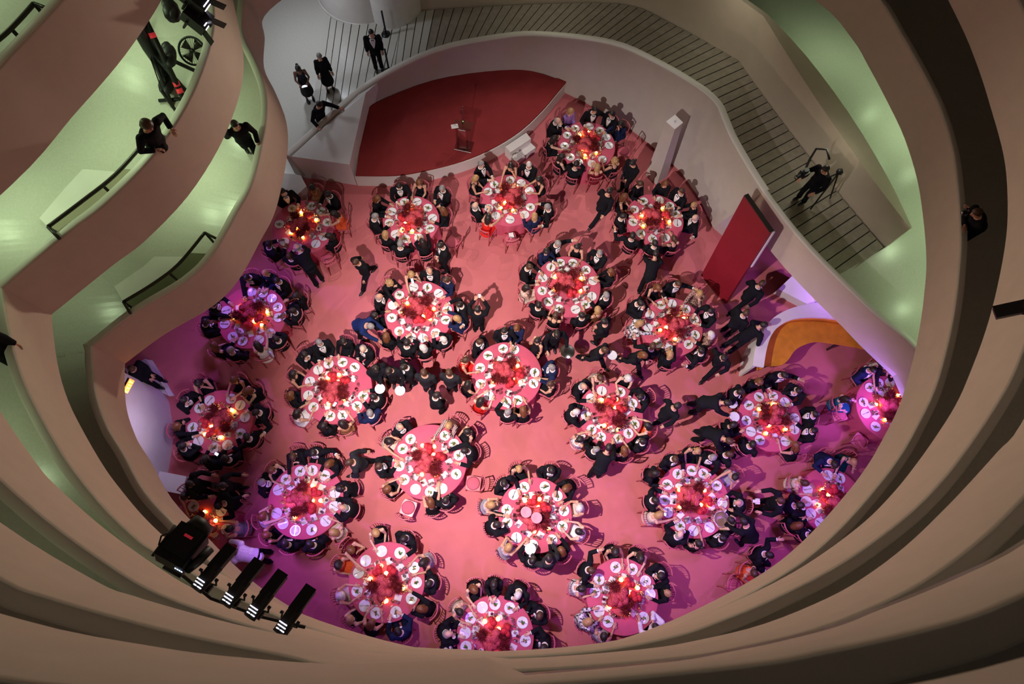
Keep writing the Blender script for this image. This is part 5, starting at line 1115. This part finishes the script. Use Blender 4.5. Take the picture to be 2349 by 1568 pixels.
b = MB(); b.tube([(-.28, -.28, -.05), (-.30, .22, .02)], .022, 8); b.tube([(-.30, .10, 0), (-.36, .0, 0), (-.30, -.12, 0)], .014, 6); obj('handle', b.mesh('handle', ['black']), r_)
b = MB(); b.box((.02, .12, .222), (.13, .04, .006)); obj('red_sticker', b.mesh('red_sticker', ['led_red'], False), r_)
b = MB(); 
for k in range(4): b.box((.12+.035*k, -.286, .02), (.022, .01, .02))
obj('blue_indicators', b.mesh('blue_indicators', ['screen_blue'], False), r_)
b = MB(); b.tube([(0, -.1, -.17), (0, -.12, -.42)], .05, 8); b.box((0, -.12, -.44), (.30, .30, .06)); obj('stand', b.mesh('stand', ['black']), r_); tag(r_, 'large black moving head light left of the spotlight row', 'moving light')
p0, p1 = bp(395, 1300, 9.75), bp(700, 1438, 9.55); b = MB(); b.tube([p0, p0.lerp(p1, .33)+Vector((-.05, -.12, -.03)), p0.lerp(p1, .66)+Vector((0, -.1, -.03)), p1], .02, 6); tag(obj('power_cable', b.mesh('power_cable', ['black'])), 'black power cable behind the spotlight row', 'cable')
p = bp(2368, 700, 9.1); spotlight(p, p+Vector((-1, -.1, -.6)), 'dark spotlight cut off by the right picture edge', .9)
# follow-spot rig at the upper left
zf = 6.6; q = bp(398, 195, zf); r_ = empty('lighting_stand', (q.x, q.y, zf))
b = MB(); b.tube([(0, 0, .15), (.0, .02, 1.0), (.06, .10, 2.1)], [.10, .12, .13], 10); obj('mast', b.mesh('mast', ['black']), r_)
for k, (dx, dy) in enumerate(((.12, -.62), (-.40, .35), (.60, .25), (.55, -.45))): b = MB(); b.tube([(0, 0, .95), (dx, dy, .03)], .04, 8); obj('leg', b.mesh('leg', ['black']), r_)
b = MB(); b.tube([(.42, -.55, .25), (.10, .35, 1.75)], .055, 8); obj('brace', b.mesh('brace', ['black']), r_)
b = MB(); b.tube([(-.15, -.5, .12), (.45, -.42, .12)], .035, 8); obj('cross_bar', b.mesh('cross_bar', ['black']), r_)
for x_, y_, z in ((.40, -.50, .36), (.37, -.42, .46), (.22, .02, 1.24)): b = MB(); b.tube([(x_, y_, z), (x_-.02, y_+.05, z+.07)], .062, 10); obj('red_tape', b.mesh('red_tape', ['led_red']), r_)
tag(r_, 'bulky black lighting stand on tripod legs on the upper left ramp', 'light stand')
for k, (px, py, z) in enumerate(((383, 190, 7.2), (386, 128, 7.7), (393, 25, 8.4))):
    p = bp(px, py, z-.3); b = MB(); b.ell((0, 0, 0), (.15, .27, .13), 12, 8); b.ell((-.05, .17, .02), (.10, .16, .08), 10, 6); b.ell((.06, -.12, .02), (.12, .18, .10), 10, 6); tag(obj('sandbag', b.mesh('sandbag', ['black']), None, (p.x, p.y, p.z), rad(12*k-8)), ('lowest', 'middle', 'uppermost')[k]+' black sandbag hung on the lighting stand', 'sandbag')
p = bp(441, 117, 7.2); r_ = empty('floor_fan', p); r_.rotation_euler = (rad(35), rad(30), rad(-30)); r_.scale = (.85,)*3
b = MB(); ring = [Vector((.30*cos(2*pi*k/28), .30*sin(2*pi*k/28), 0)) for k in range(29)]; b.tube(ring, .026, 8); obj('rim', b.mesh('rim', ['black']), r_)
b = MB()
for k in range(30): a = 2*pi*k/30; b.tube([(.04*cos(a), .04*sin(a), .03), (.30*cos(a), .30*sin(a), 0)], .0045, 4)
obj('wire_grille', b.mesh('wire_grille', ['rail']), r_)['kind'] = 'stuff'
for k in range(4): a = 2*pi*k/4; b = MB(); b.loft([[Vector((cos(a)*t+sin(a)*w_*t, sin(a)*t-cos(a)*w_*t, -.05+dz+w_*.06)) for w_, dz in ((-.5, 0), (.5, 0), (.5, .006), (-.5, .006))] for t in (.04, .25)]); obj('blade', b.mesh('blade', ['rail']), r_)
b = MB(); b.ell((0, 0, -.02), (.06, .06, .06), 12, 8); obj('hub', b.mesh('hub', ['black']), r_); tag(r_, 'round black floor fan with wire grille by the lighting stand', 'fan')
for k, (px, py, z) in enumerate(((452, 40, 8.3), (450, -4, 8.6))):
    p = bp(px, py, z); r_ = empty('flood_light', p, rad(-22)); r_.rotation_euler = (0, rad(40), rad(-22)); r_.scale = (.85,)*3; b = MB(); b.box((0, 0, 0), (.50, .40, .34)); b.tube([(.0, -.1, .18), (.0, .1, .18)], .03, 8); b.tube([(-.1, -.24, 0), (-.1, -.24, -.3), (-.1, .24, -.3), (-.1, .24, 0)], .025, 8); obj('housing', sharp(b.mesh('housing', ['black'])), r_)
    for s, an in ((1, .6), (-1, -.6)): b = MB(); b.box((.37, s*.22, 0), (.28, .014, .24), 0, Matrix.Rotation(an*.6, 3, 'Z')); obj('barn_door', b.mesh('barn_door', ['black_metal'], False), r_)
    b = MB(); b.tube([(.255, 0, 0), (.262, 0, 0)], .10, 14); obj('lens', b.mesh('lens', ['lens_glow']), r_)
    b = MB(); b.tube([(.20, -.14, .176), (.20, .06, .176)], .012, 6); obj('glowing_vents', b.mesh('glowing_vents', ['lens_glow']), r_)
    tag(r_, ('lower black flood light with barn doors over the parapet', 'upper black flood light with barn doors at the picture top')[k], 'flood light')
